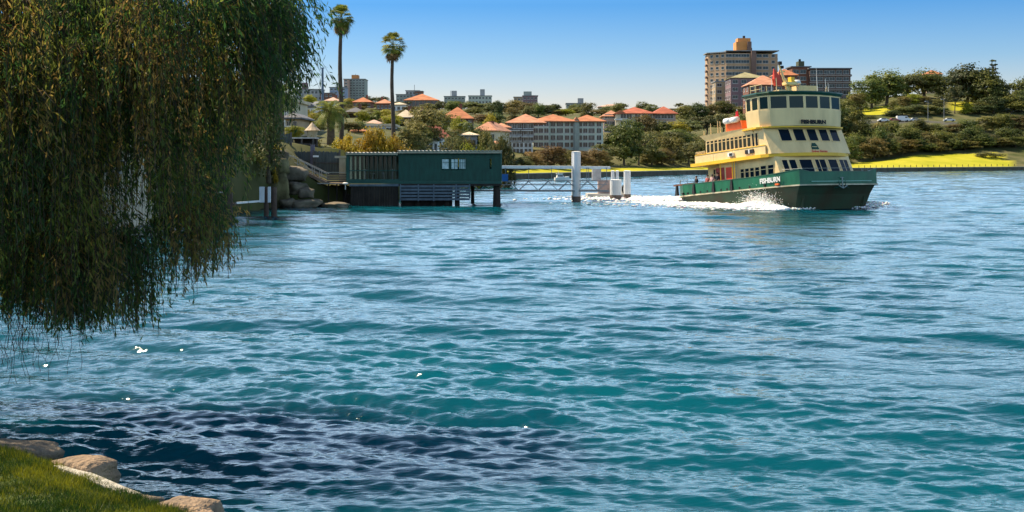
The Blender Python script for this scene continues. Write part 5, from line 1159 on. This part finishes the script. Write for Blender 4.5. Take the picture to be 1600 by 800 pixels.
block(1212, 1246, 118, 520, 'house with orange hipped roof directly behind the ferry mast', 'house', 'brick', 'orange', 'hip', 107, 165, 10, 3, 3, cat='house')
# skyline blocks from left to right
block(462, 503, 140, 720, 'long grey apartment block at the far left of the skyline', wall='grey', floors=3, cols=7, extras=[('box', (-.28,-.1,.1,.7,3.6,W_('mauve')))], ybase=168)
block(500, 520, 146, 650, 'small brown block between the long grey block and the mast', wall='brick', floors=3, cols=3, ybase=168)
block(515, 540, 137, 700, 'blue grey block with stepped top left of the tall grey tower', wall='blue', floors=5, cols=4, ybase=165, extras=[('box', (-.1,.2,.1,.7,2.5,W_('grey')))])
block(537, 544, 124, 790, 'narrow cream slab joined to the left of the grey tower', wall='pink', floors=8, cols=1, ybase=160)
block(541, 570, 124, 800, 'tall dark grey green tower with small orange roof box left of the second palm', 'tower_block', 'greygreen', floors=9, cols=6, mull=0, depth=16, ybase=160, cat='tower block', extras=[('box', (-.25,.1,.2,.7,2.6,W_('orange'))), ('aerial', -.08)])
block(619, 640, 148, 760, 'low grey green block behind the large orange roofed hall', wall='greygreen', floors=3, cols=4, ybase=165)
block(634, 655, 142, 770, 'grey block with aerial just behind the large orange roof', wall='grey', floors=3, cols=4, ybase=165, extras=[('aerial', .1)])
block(648, 660, 143, 740, 'small brick block poking up behind the orange roof', wall='brick', floors=2, cols=2, ybase=162)
block(632, 684, 157, 520, 'large hall with wide orange hipped roof and tall glass bays', 'hall', 'brick', 'orange', 'hip', 146, 172, 16, 1, 9, wh=2.6, ww=.75)
block(694, 726, 151, 800, 'grey flat roofed block left of the dark round tree on the skyline', wall='greygreen', floors=3, cols=6, ybase=170, extras=[('box', (-.15,.1,.2,.6,3.4,W_('grey'))), ('aerial', -.2)])
block(732, 768, 150, 850, 'pale green grey flat block with central roof tower on the skyline', wall='palegreen', floors=3, cols=7, ybase=170, extras=[('box', (.0,.2,.2,.6,4.2,W_('grey')))])
block(803, 819, 152, 760, 'low olive block left of the brick block with roof box', wall='tan', floors=2, cols=3, ybase=166)
block(817, 840, 150, 700, 'brick block with dark box on its roof on the middle skyline', wall='mauve', floors=3, cols=4, ybase=172, extras=[('box', (-.45,.1,.2,.6,2.2,W_('greygreen')))])
block(885, 915, 162, 680, 'low dull building with boxy top among trees right of centre skyline', wall='olivew' if False else 'greygreen', floors=2, cols=5, ybase=175, extras=[('box', (.1,.4,.2,.6,2.6,W_('grey')))])
house(936, 976, 167, 163, 640, 'long low house with pale roof on the skyline above the cream flats', 'tan', 'palepink', cols=6, chim=None)
# houses on the left hill
house(508, 530, 158, 152, 500, 'small white house with dusky pink roof beside the mast', 'white', 'palepink', cols=3)
house(552, 580, 160, 152, 480, 'brick bungalow with orange hipped roof between the two fan palms', 'brick', 'orange', cols=4)
house(588, 612, 162, 155, 460, 'brick bungalow with two toned orange roof left of the second palm', 'brick', 'salmon', cols=4, chim=-.2)
house(612, 634, 164, 160, 430, 'low white roofed house just right of the second palm', 'white', 'cream', cols=3, chim=None)
house(540, 568, 176, 168, 330, 'dark purple brick terrace house between the fan palms', 'darkbrick', 'slate', 'hip', cols=4, floors=2, ww=.5)
house(620, 646, 184, 172, 300, 'dark house with pale cream pyramid roof right of the second palm', 'darkbrick', 'cream', cols=3, depth=8)
house(640, 664, 180, 173, 330, 'house with pale pink gable roof behind the cream pyramid roof', 'mauve', 'palepink', 'gable', cols=3)
house(572, 594, 195, 188, 270, 'low house with pink roof just above the white modern house', 'cream', 'palepink', cols=3, chim=None)
house(550, 568, 206, 202, 210, 'low orange roofed outbuilding left of the white modern house', 'tan', 'orange', cols=2, chim=None)
block(567, 614, 197, 230, 'white modern flat roofed house with wide dark glazing behind the second palm', 'house', 'white', 'cream', floors=2, cols=4, ww=.85, cat='house', mull=1, balc=(0,2))
house(470, 492, 168, 160, 380, 'grey roofed white cottage left of the mast', 'white', 'slate', 'gable', cols=3, chim=None)
house(490, 512, 166, 158, 400, 'cottage with steep slate gable and white walls behind the mast', 'white', 'slate', 'gable', cols=2, chim=None, rot=20)
block(438, 462, 160, 170, 'tall cream house partly hidden behind the dark cypress', 'house', 'cream', 'cream', 'flat', floors=4, cols=3, cat='house', balc=(1,))
house(446, 466, 186, 178, 155, 'lower tan house under the yellow green tree at the left', 'tan', 'slate', cols=2, floors=2, chim=None)
house(690, 738, 186, 167, 350, 'large dark walled house with orange hipped roof above the red gable', 'darkbrick', 'orange', cols=6, floors=2, depth=12, chim=.1)
house(672, 702, 216, 196, 210, 'white cottage with steep bright red gable roof', 'white', 'red', 'gable', cols=3, floors=1, chim=None, rot=62, depth=4)
house(664, 684, 219, 211, 205, 'low white cottage joined to the left of the red gable', 'white', 'slate', 'hip', cols=3, floors=1, chim=None, depth=5)
block(736, 780, 205, 280, 'pale grey house with broad salmon hipped roof left of the dark brick flats', 'house', 'cream', 'salmon', 'hip', 191, None, 12, 2, 4, rot=-14, cat='house', extras=[('chimney', (.05, 2.2))])
house(770, 796, 200, 193, 300, 'tan house with small orange roof right of the broad salmon roof', 'tan', 'salmon', cols=2, floors=2, chim=None)
house(764, 782, 226, 221, 262, 'low tan cottage with pinkish roof beside the shed roof end', 'tan', 'salmon', cols=2, chim=None, depth=6)
house(720, 745, 212, 207, 240, 'low grey house with pale flat looking roof among the bushes', 'grey', 'cream', cols=3, chim=None, depth=6)
# the big orange roofed flats on the waterfront
def big_flats():
    D = 330.0; o = empty('brick_flats', (X_(813, D), D, Z_(243, D))); tag(o, 'dark brick flats with white ground storeys and orange hipped roof left of the pale flats', 'apartment block')
    x = lambda px: X_(px, D) - o.location.x; z = lambda py: Z_(py, D) - o.location.z
    MB().box(x(793), x(833), 0, 12, z(222.5), z(192)).build('upper_wall', W_('darkbrick'), o); MB().box(x(793.5), x(832.5), .1, 12, -4, z(222.5)).build('lower_wall', W_('white'), o)
    b = MB(); hip(b, x(793), x(850), 0, 12, z(191.5), (191.5 - 177) * D / F, .7); b.build('roof', roofm('salmon'), o)
    for py in (203.5, 213.5): 
        for a, c in ((793, 812), (816, 833)): MB().box(x(a)-.2, x(c), -.9, -.02, z(py+1), z(py)).build('balcony_edge', W_('white'), o)
    wm = window_mesh(1.5, 1.3, 1); ws = window_mesh(.8, 1.1, 0)
    for py in (201, 211, 220.5):
        for px in (797, 804, 811, 822, 829): q = link('window', wm, o); q.location = (x(px), -.02, z(py))
    for py in (230, 239):
        for px in (797, 803.5, 809, 815, 822, 828): q = link('window', ws, o); q.location = (x(px), .085, z(py))
    MB().box(x(833.05), x(834.5), .2, 12, z(222), z(192)).build('side_wall', W_('brick'), o)
    D = 350.0; o = empty('pale_flats', (X_(888, D), D, Z_(241, D))); tag(o, 'long pale grey green four storey flats with bright orange tiled roof facing the water', 'apartment block')
    x = lambda px: X_(px, D) - o.location.x; z = lambda py: Z_(py, D) - o.location.z; PW = M('pale_flats_wall', (.50,.54,.45), .9, .1, .2)
    MB().box(x(833), x(858), -1.2, 13, -4, z(189.5)).build('left_bay', PW, o); MB().box(x(858), x(897.3), 0, 13, -4, z(189.5)).build('wall', PW, o); MB().box(x(897.32), x(904), -.9, 12, -4, z(187)).build('stair_bay', M('stair_render', (.28,.31,.27), .9, .1), o); MB().box(x(904.02), x(942.5), 0, 13, -4, z(189.5)).build('wall', PW, o)
    b = MB(); hip(b, x(832), x(898), -.6, 13.2, z(189.3), (189.3-177.5)*D/F, .8); b.build('roof', roofm('orange'), o)
    b = MB(); hip(b, x(894), x(943), -.3, 13, z(189.3)+.01, (189.3-178.5)*D/F, .8); b.build('roof', roofm('orange'), o)
    MB().loft([[(x(897),-1.1,z(187)),(x(904.2),-1.1,z(187)),(x(904.2),6,z(187)),(x(897),6,z(187))],[(x(900.2),-.9,z(183)),(x(901),-.9,z(183)),(x(901),6,z(183)),(x(900.2),6,z(183))]]).build('bay_roof', roofm('orange'), o)
    wt = window_mesh(.8, 1.35, 0); wm = window_mesh(1.3, 1.35, 1)
    for py in (197.5, 208, 219, 230):
        for px, y0, m_ in ((837,-1.22,wm),(845,-1.22,wm),(853.5,-1.22,wm),(862.5,-.02,wt),(865.5,-.02,wt),(872,-.02,wt),(874.8,-.02,wt),(877.6,-.02,wt),(886,-.02,wm),(893.5,-.02,wt),(907.5,-.02,wt),(914.5,-.02,wm),(921.5,-.02,wt),(924.2,-.02,wt),(926.9,-.02,wt),(934.5,-.02,wt),(937.3,-.02,wt)):
            q = link('window', m_, o); q.location = (x(px), y0, z(py))
    for px in (858, 897): MB().box(x(px)-.08, x(px)+.08, -.12, -.02, -1, z(190)).build('downpipe', W_('grey'), o)
big_flats()
def right_flats():
    D = 420.0; o = empty('cream_flats', (X_(982, D), D, Z_(213, D))); tag(o, 'cream and pink flats with red orange hipped roofs and balconies above the waterfront trees', 'apartment block')
    x = lambda px: X_(px, D) - o.location.x; z = lambda py: Z_(py, D) - o.location.z
    MB().box(x(944), x(962), 3, 14, -4, z(181)).build('left_wing', W_('pink'), o); MB().box(x(962.02), x(1020), 0, 14, -4, z(178)).build('wall', W_('cream'), o); MB().box(x(1020.02), x(1058), 4, 15, -4, z(177)).build('right_wing', W_('pink'), o)
    b = MB(); hip(b, x(944), x(970), 3, 14, z(181)+.02, 2.0, .8); b.build('roof', roofm('salmon'), o)
    b = MB(); hip(b, x(965), x(1022), 0, 14, z(177), (177-166)*D/F, .8); b.build('roof', roofm('red'), o); b = MB(); hip(b, x(1024), x(1058), 3.5, 15, z(177)+.03, (177-165)*D/F, .8); b.build('roof', roofm('red'), o)
    b = MB(); b.add([(x(958),-.5,z(178)),(x(980),-.5,z(178)),(x(970),-.5,z(172)),(x(958),5,z(178)),(x(980),5,z(178)),(x(970),5,z(172))],[(0,1,2),(5,4,3),(0,3,4,1),(1,4,5,2),(2,5,3,0)]); b.build('gable', roofm('orange'), o)
    wm = window_mesh(1.9, 1.5, 1)
    for py in (185, 196, 206):
        for px, y in ((950,3),(957,3),(974,0),(983,0),(996,0),(1006,0),(1015,0),(1030,4),(1040,4),(1050,4)): q = link('window', wm, o); q.location = (x(px), y-.02, z(py))
        MB().box(x(960), x(972), -1.3, -.02, z(py+3), z(py+.6)).build('balcony', W_('white'), o)
right_flats()
house(1448, 1472, 116, 109, 690, 'red roofed house showing over the treetops of the right headland', 'tan', 'orange', cols=3, chim=None)

# ------------------------------------------------------------------ trees of the hillside
def row(items, D, kinds, place, desc, group, dd=0, zfix=None):
    """a row of trees: (px, ytop, width in px [, D [, kind]])"""
    items = sorted(items)
    cnt = {}
    for i, it in enumerate(items):
        px, yt, wp = it[:3]; dI = (it[3] if len(it) > 3 and it[3] else (D(px) if callable(D) else D)); kd = it[4] if len(it) > 4 else kinds[(i * 7 + int(px)) % len(kinds)]
        ds = desc[kd]; cnt.setdefault(kd, 0); n = cnt[kd]; cnt[kd] += 1
        tree(px, yt, dI, wp, kd, f'{ORD[n]} {ds} from the left {place}', group=group, cat='tree' if kd not in ('bush',) else 'shrub', name={'bush': 'shrub', 'fig': 'fig_tree', 'gum': 'gum_tree', 'pine': 'pine_tree', 'cypress': 'cypress_tree'}.get(kd, 'tree'))
DS = {'fig': 'dark domed fig tree', 'gum': 'open grey green gum', 'olive': 'olive green tree', 'russet': 'brownish tree', 'lime': 'yellow green tree', 'dark': 'very dark dense tree', 'bush': 'low bushy shrub', 'pine': 'tiered pine', 'cypress': 'slim cypress'}
rr = random.Random(9)
# foot of the headland behind the far right lawn
row([(1338,206,34),(1356,212,36),(1376,198,40),(1398,206,34),(1420,194,44),(1446,206,42),(1470,202,44),(1495,208,40),(1522,196,44),(1548,206,36),(1572,200,40),(1598,204,44),(1625,200,44)], lambda p: shore(p) + 50, ['fig','olive','fig','gum'], 'right behind the far lawn', DS, 'trees along the back of the far lawn')
row([(1330,190,26),(1350,184,34),(1374,190,30),(1394,187,30),(1437,186,38),(1462,193,34),(1488,194,30),(1510,186,36),(1540,182,40),(1566,178,40),(1592,180,40),(1618,176,44)], lambda p: shore(p) + 78, ['olive','fig','olive','fig'], 'just below the headland road', DS, 'trees below the headland road')
row([(1530,158,36),(1552,150,40),(1580,148,44),(1606,140,50)], lambda p: shore(p) + 130, ['fig','dark'], 'on the shaded right slope', DS, 'trees on the right slope')
row([(1340,140,34,560,'fig'),(1362,124,50,570,'fig'),(1386,108,66,580,'fig'),(1418,112,60,590,'gum'),(1444,108,64,600,'fig'),(1478,118,46,610,'dark'),(1512,99,70,580,'dark'),(1542,112,56,570,'fig'),(1560,126,40,575,'dark'),(1596,124,42,590,'fig'),(1622,112,60,590,'dark'),(1500,110,44,640,'fig'),(1400,128,50,620,'olive')], 600, ['fig'], 'on the headland top', DS, 'big trees crowning the headland')
row([(1412,150,24,560,'olive'),(1424,146,22,565,'lime'),(1444,150,22,575,'olive'),(1468,154,18,560,'olive'),(1510,160,18,545,'lime'),(1395,157,16,545,'olive')], 560, ['olive'], 'beside the upper lawn', DS, 'small trees by the upper lawn')
tree(1552, 96, 600, 26, 'pine', 'tall tiered pine poking above the crown of the headland trees', 'pine_tree')
tree(1492, 128, 545, 26, 'gum', 'tall bare trunked gum standing on the upper headland lawn', 'gum_tree', v=1)
# centre: waterfront slope between the pale flats and the ferry
row([(952,222,44,None,'gum'),(975,196,46),(998,208,44),(1018,222,36),(1034,232,44),(1052,214,44,None,'olive'),(1076,222,50,None,'gum'),(1098,216,50),(1122,214,44),(1010,240,26)], lambda p: shore(p) + 30, ['gum','russet','fig','olive'], 'on the bank left of the ferry', DS, 'waterfront trees left of the ferry')
row([(960,190,36),(984,186,40),(1008,180,44),(1030,188,40),(1054,190,44,None,'lime'),(1078,182,44),(1104,176,46),(1130,172,46),(1160,176,46),(1190,176,46),(1225,172,50),(1262,172,50),(1300,168,50),(1332,166,34)], lambda p: shore(p) + 85, ['gum','fig','olive'], 'on the middle slope behind the ferry', DS, 'trees on the middle slope')
row([(1070,164,30),(1090,160,34,None,'dark'),(1112,164,34),(1134,158,36),(1160,166,36),(1186,168,40),(1216,162,40),(1250,164,40),(1285,158,40),(1318,154,40),(1336,146,26)], lambda p: shore(p) + 150, ['olive','fig'], 'on the ridge behind the ferry', DS, 'ridge trees behind the ferry')
row([(1140,216,50),(1175,220,50),(1215,222,50),(1255,218,50),(1295,220,50),(1325,214,40)], lambda p: shore(p) + 40, ['fig','gum'], 'directly behind the ferry', DS, 'bank trees behind the ferry')
row([(1346,246,20,445,'bush'),(1540,238,30,447,'bush'),(1556,240,26,449,'bush')], 440, ['bush'], 'on the far right lawn', DS, 'shrubs on the far lawn')
# hedges and trees in front of the upper headland lawn, and gap fillers
row([(1392,172,30),(1410,166,34),(1430,163,36),(1452,164,34),(1470,168,30),(1512,170,30),(1528,164,34),(1356,180,28),(1336,176,24)], lambda p: shore(p) + 128, ['dark','fig'], 'along the shaded edge of the upper lawn', DS, 'dark hedge trees of the headland')
row([(1345,222,40),(1366,214,44),(1388,216,44),(1410,218,46),(1434,214,46),(1458,220,46),(1484,214,46),(1508,220,46),(1534,212,44),(1560,216,44),(1586,214,44)], lambda p: shore(p) + 46, ['fig','olive'], 'at the very back of the lawn', DS, 'low trees at the back of the far lawn')
row([(448+i*17+rr.uniform(-5,5), rr.uniform(170,190), rr.uniform(18,30), rr.uniform(240,360)) for i in range(20)], 300, ['olive','gum','fig','lime'], 'midway up the left hill', DS, 'mid slope trees of the left hill')
row([(452+i*14+rr.uniform(-4,4), rr.uniform(156,166), rr.uniform(14,24), rr.uniform(420,600)) for i in range(24)], 500, ['olive','gum','dark','fig'], 'high on the left hill', DS, 'upper slope trees of the left hill')
row([(744+i*16+rr.uniform(-5,5), rr.uniform(158,170), rr.uniform(22,34), rr.uniform(480,640)) for i in range(21)], 560, ['olive','fig','gum'], 'just below the centre skyline', DS, 'wooded belt below the centre skyline')
row([(956+i*17+rr.uniform(-5,5), rr.uniform(200,215), rr.uniform(34,46)) for i in range(12)], lambda p: shore(p) + 60, ['fig','olive','gum'], 'amid the bank beside the ferry', DS, 'bank filling trees left of the ferry')
row([(644+i*13+rr.uniform(-4,4), rr.uniform(196,222), rr.uniform(22,34), rr.uniform(190,260)) for i in range(12)], 200, ['olive','gum','fig'], 'between the cottages above the shed', DS, 'trees between the cottages')
# in front of the flats
row([(790,240,26),(803,252,22,None,'bush'),(815,244,30),(836,236,34,None,'russet'),(860,228,48,None,'russet'),(885,234,30,None,'olive'),(908,236,36,None,'russet'),(930,232,34,None,'russet'),(946,240,26),(824,256,20,None,'bush'),(848,258,20,None,'bush')], lambda p: shore(p) + 22, ['olive','gum'], 'in front of the waterfront flats', DS, 'trees in front of the waterfront flats')
# the hill behind the shed
row([(640,198,44,165),(668,168,60,205,'olive'),(650,188,40,185,'olive'),(690,176,40,230,'olive'),(700,212,30,185,'gum'),(716,216,30,195),(732,222,34,190,'lime'),(752,226,36,200),(748,198,26,260,'dark'),(712,200,22,240),(770,232,26,225),(628,186,24,260,'dark'),(608,180,26,280,'olive'),(660,210,30,170,'gum')], 200, ['olive','gum','fig'], 'just above the shed roof', DS, 'trees on the slope above the shed')
row([(700,162,24),(712,158,26,640,'dark'),(740,158,44,560,'gum'),(760,160,40,560,'gum'),(784,160,34,560,'gum'),(802,156,30,560,'olive'),(826,160,40,540,'olive'),(850,164,30,560,'dark'),(866,162,26,620,'dark'),(884,170,26,560,'lime'),(902,168,24,600),(920,168,26,580),(940,172,30,560),(958,168,24,560),(990,170,24,600,'dark'),(1012,168,24,600,'dark'),(1040,168,24,600),(775,176,30,430,'dark'),(752,178,34,430,'russet'),(800,168,24,480,'olive'),(1000,176,26,560,'olive'),(872,172,26,560,'olive')], 600, ['olive','gum'], 'along the centre skyline', DS, 'skyline trees')
row([(484,148,24,430,'lime'),(545,153,20,560,'lime'),(470,170,40,210,'lime'),(490,176,36,200,'lime'),(478,186,34,165,'lime'),(460,196,30,150,'lime'),(500,190,30,190,'olive'),(448,166,18,190,'olive'),(462,204,18,140,'lime'),(545,190,40,200,'olive'),(560,196,26,205,'fig'),(578,186,26,290,'fig'),(606,190,26,260,'olive'),(545,178,24,360,'olive'),(531,166,26,420,'olive'),(585,170,26,350,'olive'),(600,164,24,520,'olive'),(576,150,20,640,'dark'),(590,152,20,660,'olive'),(600,150,16,640,'dark'),(560,166,24,430,'olive'),(640,166,24,420,'olive'),(655,166,26,430,'olive'),(672,162,26,520,'olive'),(630,172,22,360,'olive'),(686,158,22,600,'olive'),(622,158,20,600,'dark'),(530,152,18,640,'olive'),(510,172,24,330,'olive')], 400, ['olive'], 'among the left hill rooftops', DS, 'trees among the left hill rooftops')
# dark trees round the willow
tree(420, 92, 112, 38, 'cypress', 'dark columnar cypress standing just right of the willow curtain', 'cypress_tree', zbase=3.0)
tree(402, 120, 116, 60, 'dark', 'dark bushy tree between willow and cypress', zbase=3.5)
tree(350, 120, 100, 110, 'fig', 'large dark tree glimpsed through the right side of the willow', zbase=2.5)
tree(250, 90, 92, 150, 'fig', 'big spreading tree behind the middle of the willow', zbase=2.5)
tree(120, 60, 80, 180, 'dark', 'tall dark tree behind the left half of the willow', zbase=2.5)
tree(0, 40, 70, 200, 'fig', 'tall tree behind the far left of the willow', zbase=2.5)
block(120, 200, 205, 84, 'pale house glimpsed through the middle of the willow', 'house', 'cream', 'salmon', 'hip', 188, 280, 8, 2, 4, cat='house')

# ------------------------------------------------------------------ parked vehicles on the headland road
def car(px, py, D, label, col, van=False, rz=0):
    o = empty('parked_van' if van else 'parked_car', (X_(px, D), D, ground(px, D) + .02), rz); tag(o, label, 'van' if van else 'car', 'vehicles parked on the headland road')
    cm = M('car_paint_%d' % int(col[0]*99), col, .3, .03, spec=.6); b = MB()
    prof = [(-2.2,.35),(-2.25,.8),(-1.5,.98),(-.9,1.45),(.8,1.48),(1.45,.98),(2.2,.85),(2.25,.35)] if not van else [(-2.6,.4),(-2.6,2.1),(-2.4,2.25),(1.4,2.25),(2.0,1.35),(2.6,1.15),(2.65,.4)]
    b.loft([[(x, -.85, z) for x, z in prof], [(x, .85, z) for x, z in prof]]); b.build('body', cm, o)
    gl = MB()
    if van: gl.box(.6,1.5,-.87,.87,1.45,2.0); gl.box(-2.2,.3,-.87,.87,1.5,2.0) if False else None
    else: gl.loft([[(-1.25,-.87,1.02),(1.2,-.87,1.02),(.72,-.87,1.38),(-.85,-.87,1.38)],[(-1.25,.87,1.02),(1.2,.87,1.02),(.72,.87,1.38),(-.85,.87,1.38)]])
    gl.build('windows', GLASS, o)
    for x in (-1.45, 1.45):
        for y in (-.82, .82): MB().tube([(x, y-.1, .33), (x, y+.1, .33)], .33, 12).build('wheel', BLACK, o)
    for y in (-.6,.6): MB().box(2.2 if not van else 2.6, 2.28 if not van else 2.68, y-.14, y+.14, .62, .76).build('headlight', WHITE, o)
for px, lab, col, van, rz in ((1380, 'white hatchback parked leftmost on the headland road', (.7,.7,.72), False, .1), (1396, 'dark red car parked between the white hatchback and the white van', (.25,.03,.03), False, .05), (1411, 'long white van parked on the headland road', (.72,.72,.7), True, .05), (1429, 'silver car parked just right of the white van', (.45,.46,.48), False, 0), (1483, 'pale car parked alone further right along the headland road', (.62,.62,.6), False, -.1)):
    d = float(np.interp(px, [1330,1450,1560], [121,101,95])); car(px, 0, shore(px) + d, lab, col, van, rz)
for px, h in ((1475, 9), (1450, 8)):
    D = float(shore(px) + 98); o = empty('street_lamp', (X_(px, D), D, ground(px, D))); tag(o, 'slim street lamp beside the pale car on the headland road' if px == 1475 else 'slim street lamp left of the pale car on the headland road', 'street lamp', 'street lamps on the headland road')
    MB().tube([(0,0,-.5),(0,0,h)],[.11,.07],6).build('pole', M('lamp_grey', (.3,.3,.3), .6), o); MB().box(-1.1,0.08,-.1,.1,h+.002,h+.15).build('lamp_arm', M('lamp_grey', (.3,.3,.3)), o); MB().box(-1.3,-.8,-.16,.16,h-.12,h).build('lamp_head', WHITE, o)
# low post and rail fence along the edge of the far lawn
def rail_fence():
    o = empty('foreshore_fence'); tag(o, 'low dark post fence along the water edge of the far right lawn', 'fence')
    b = MB(); px = 1342
    for px in range(1342, 1586, 9): D = float(shore(px) + 1.2); z = ground(px, D); MB().box(X_(px,D)-.07, X_(px,D)+.07, D-.07, D+.07, z-.2, z+.75).build('post', DTIMB, o)
rail_fence()
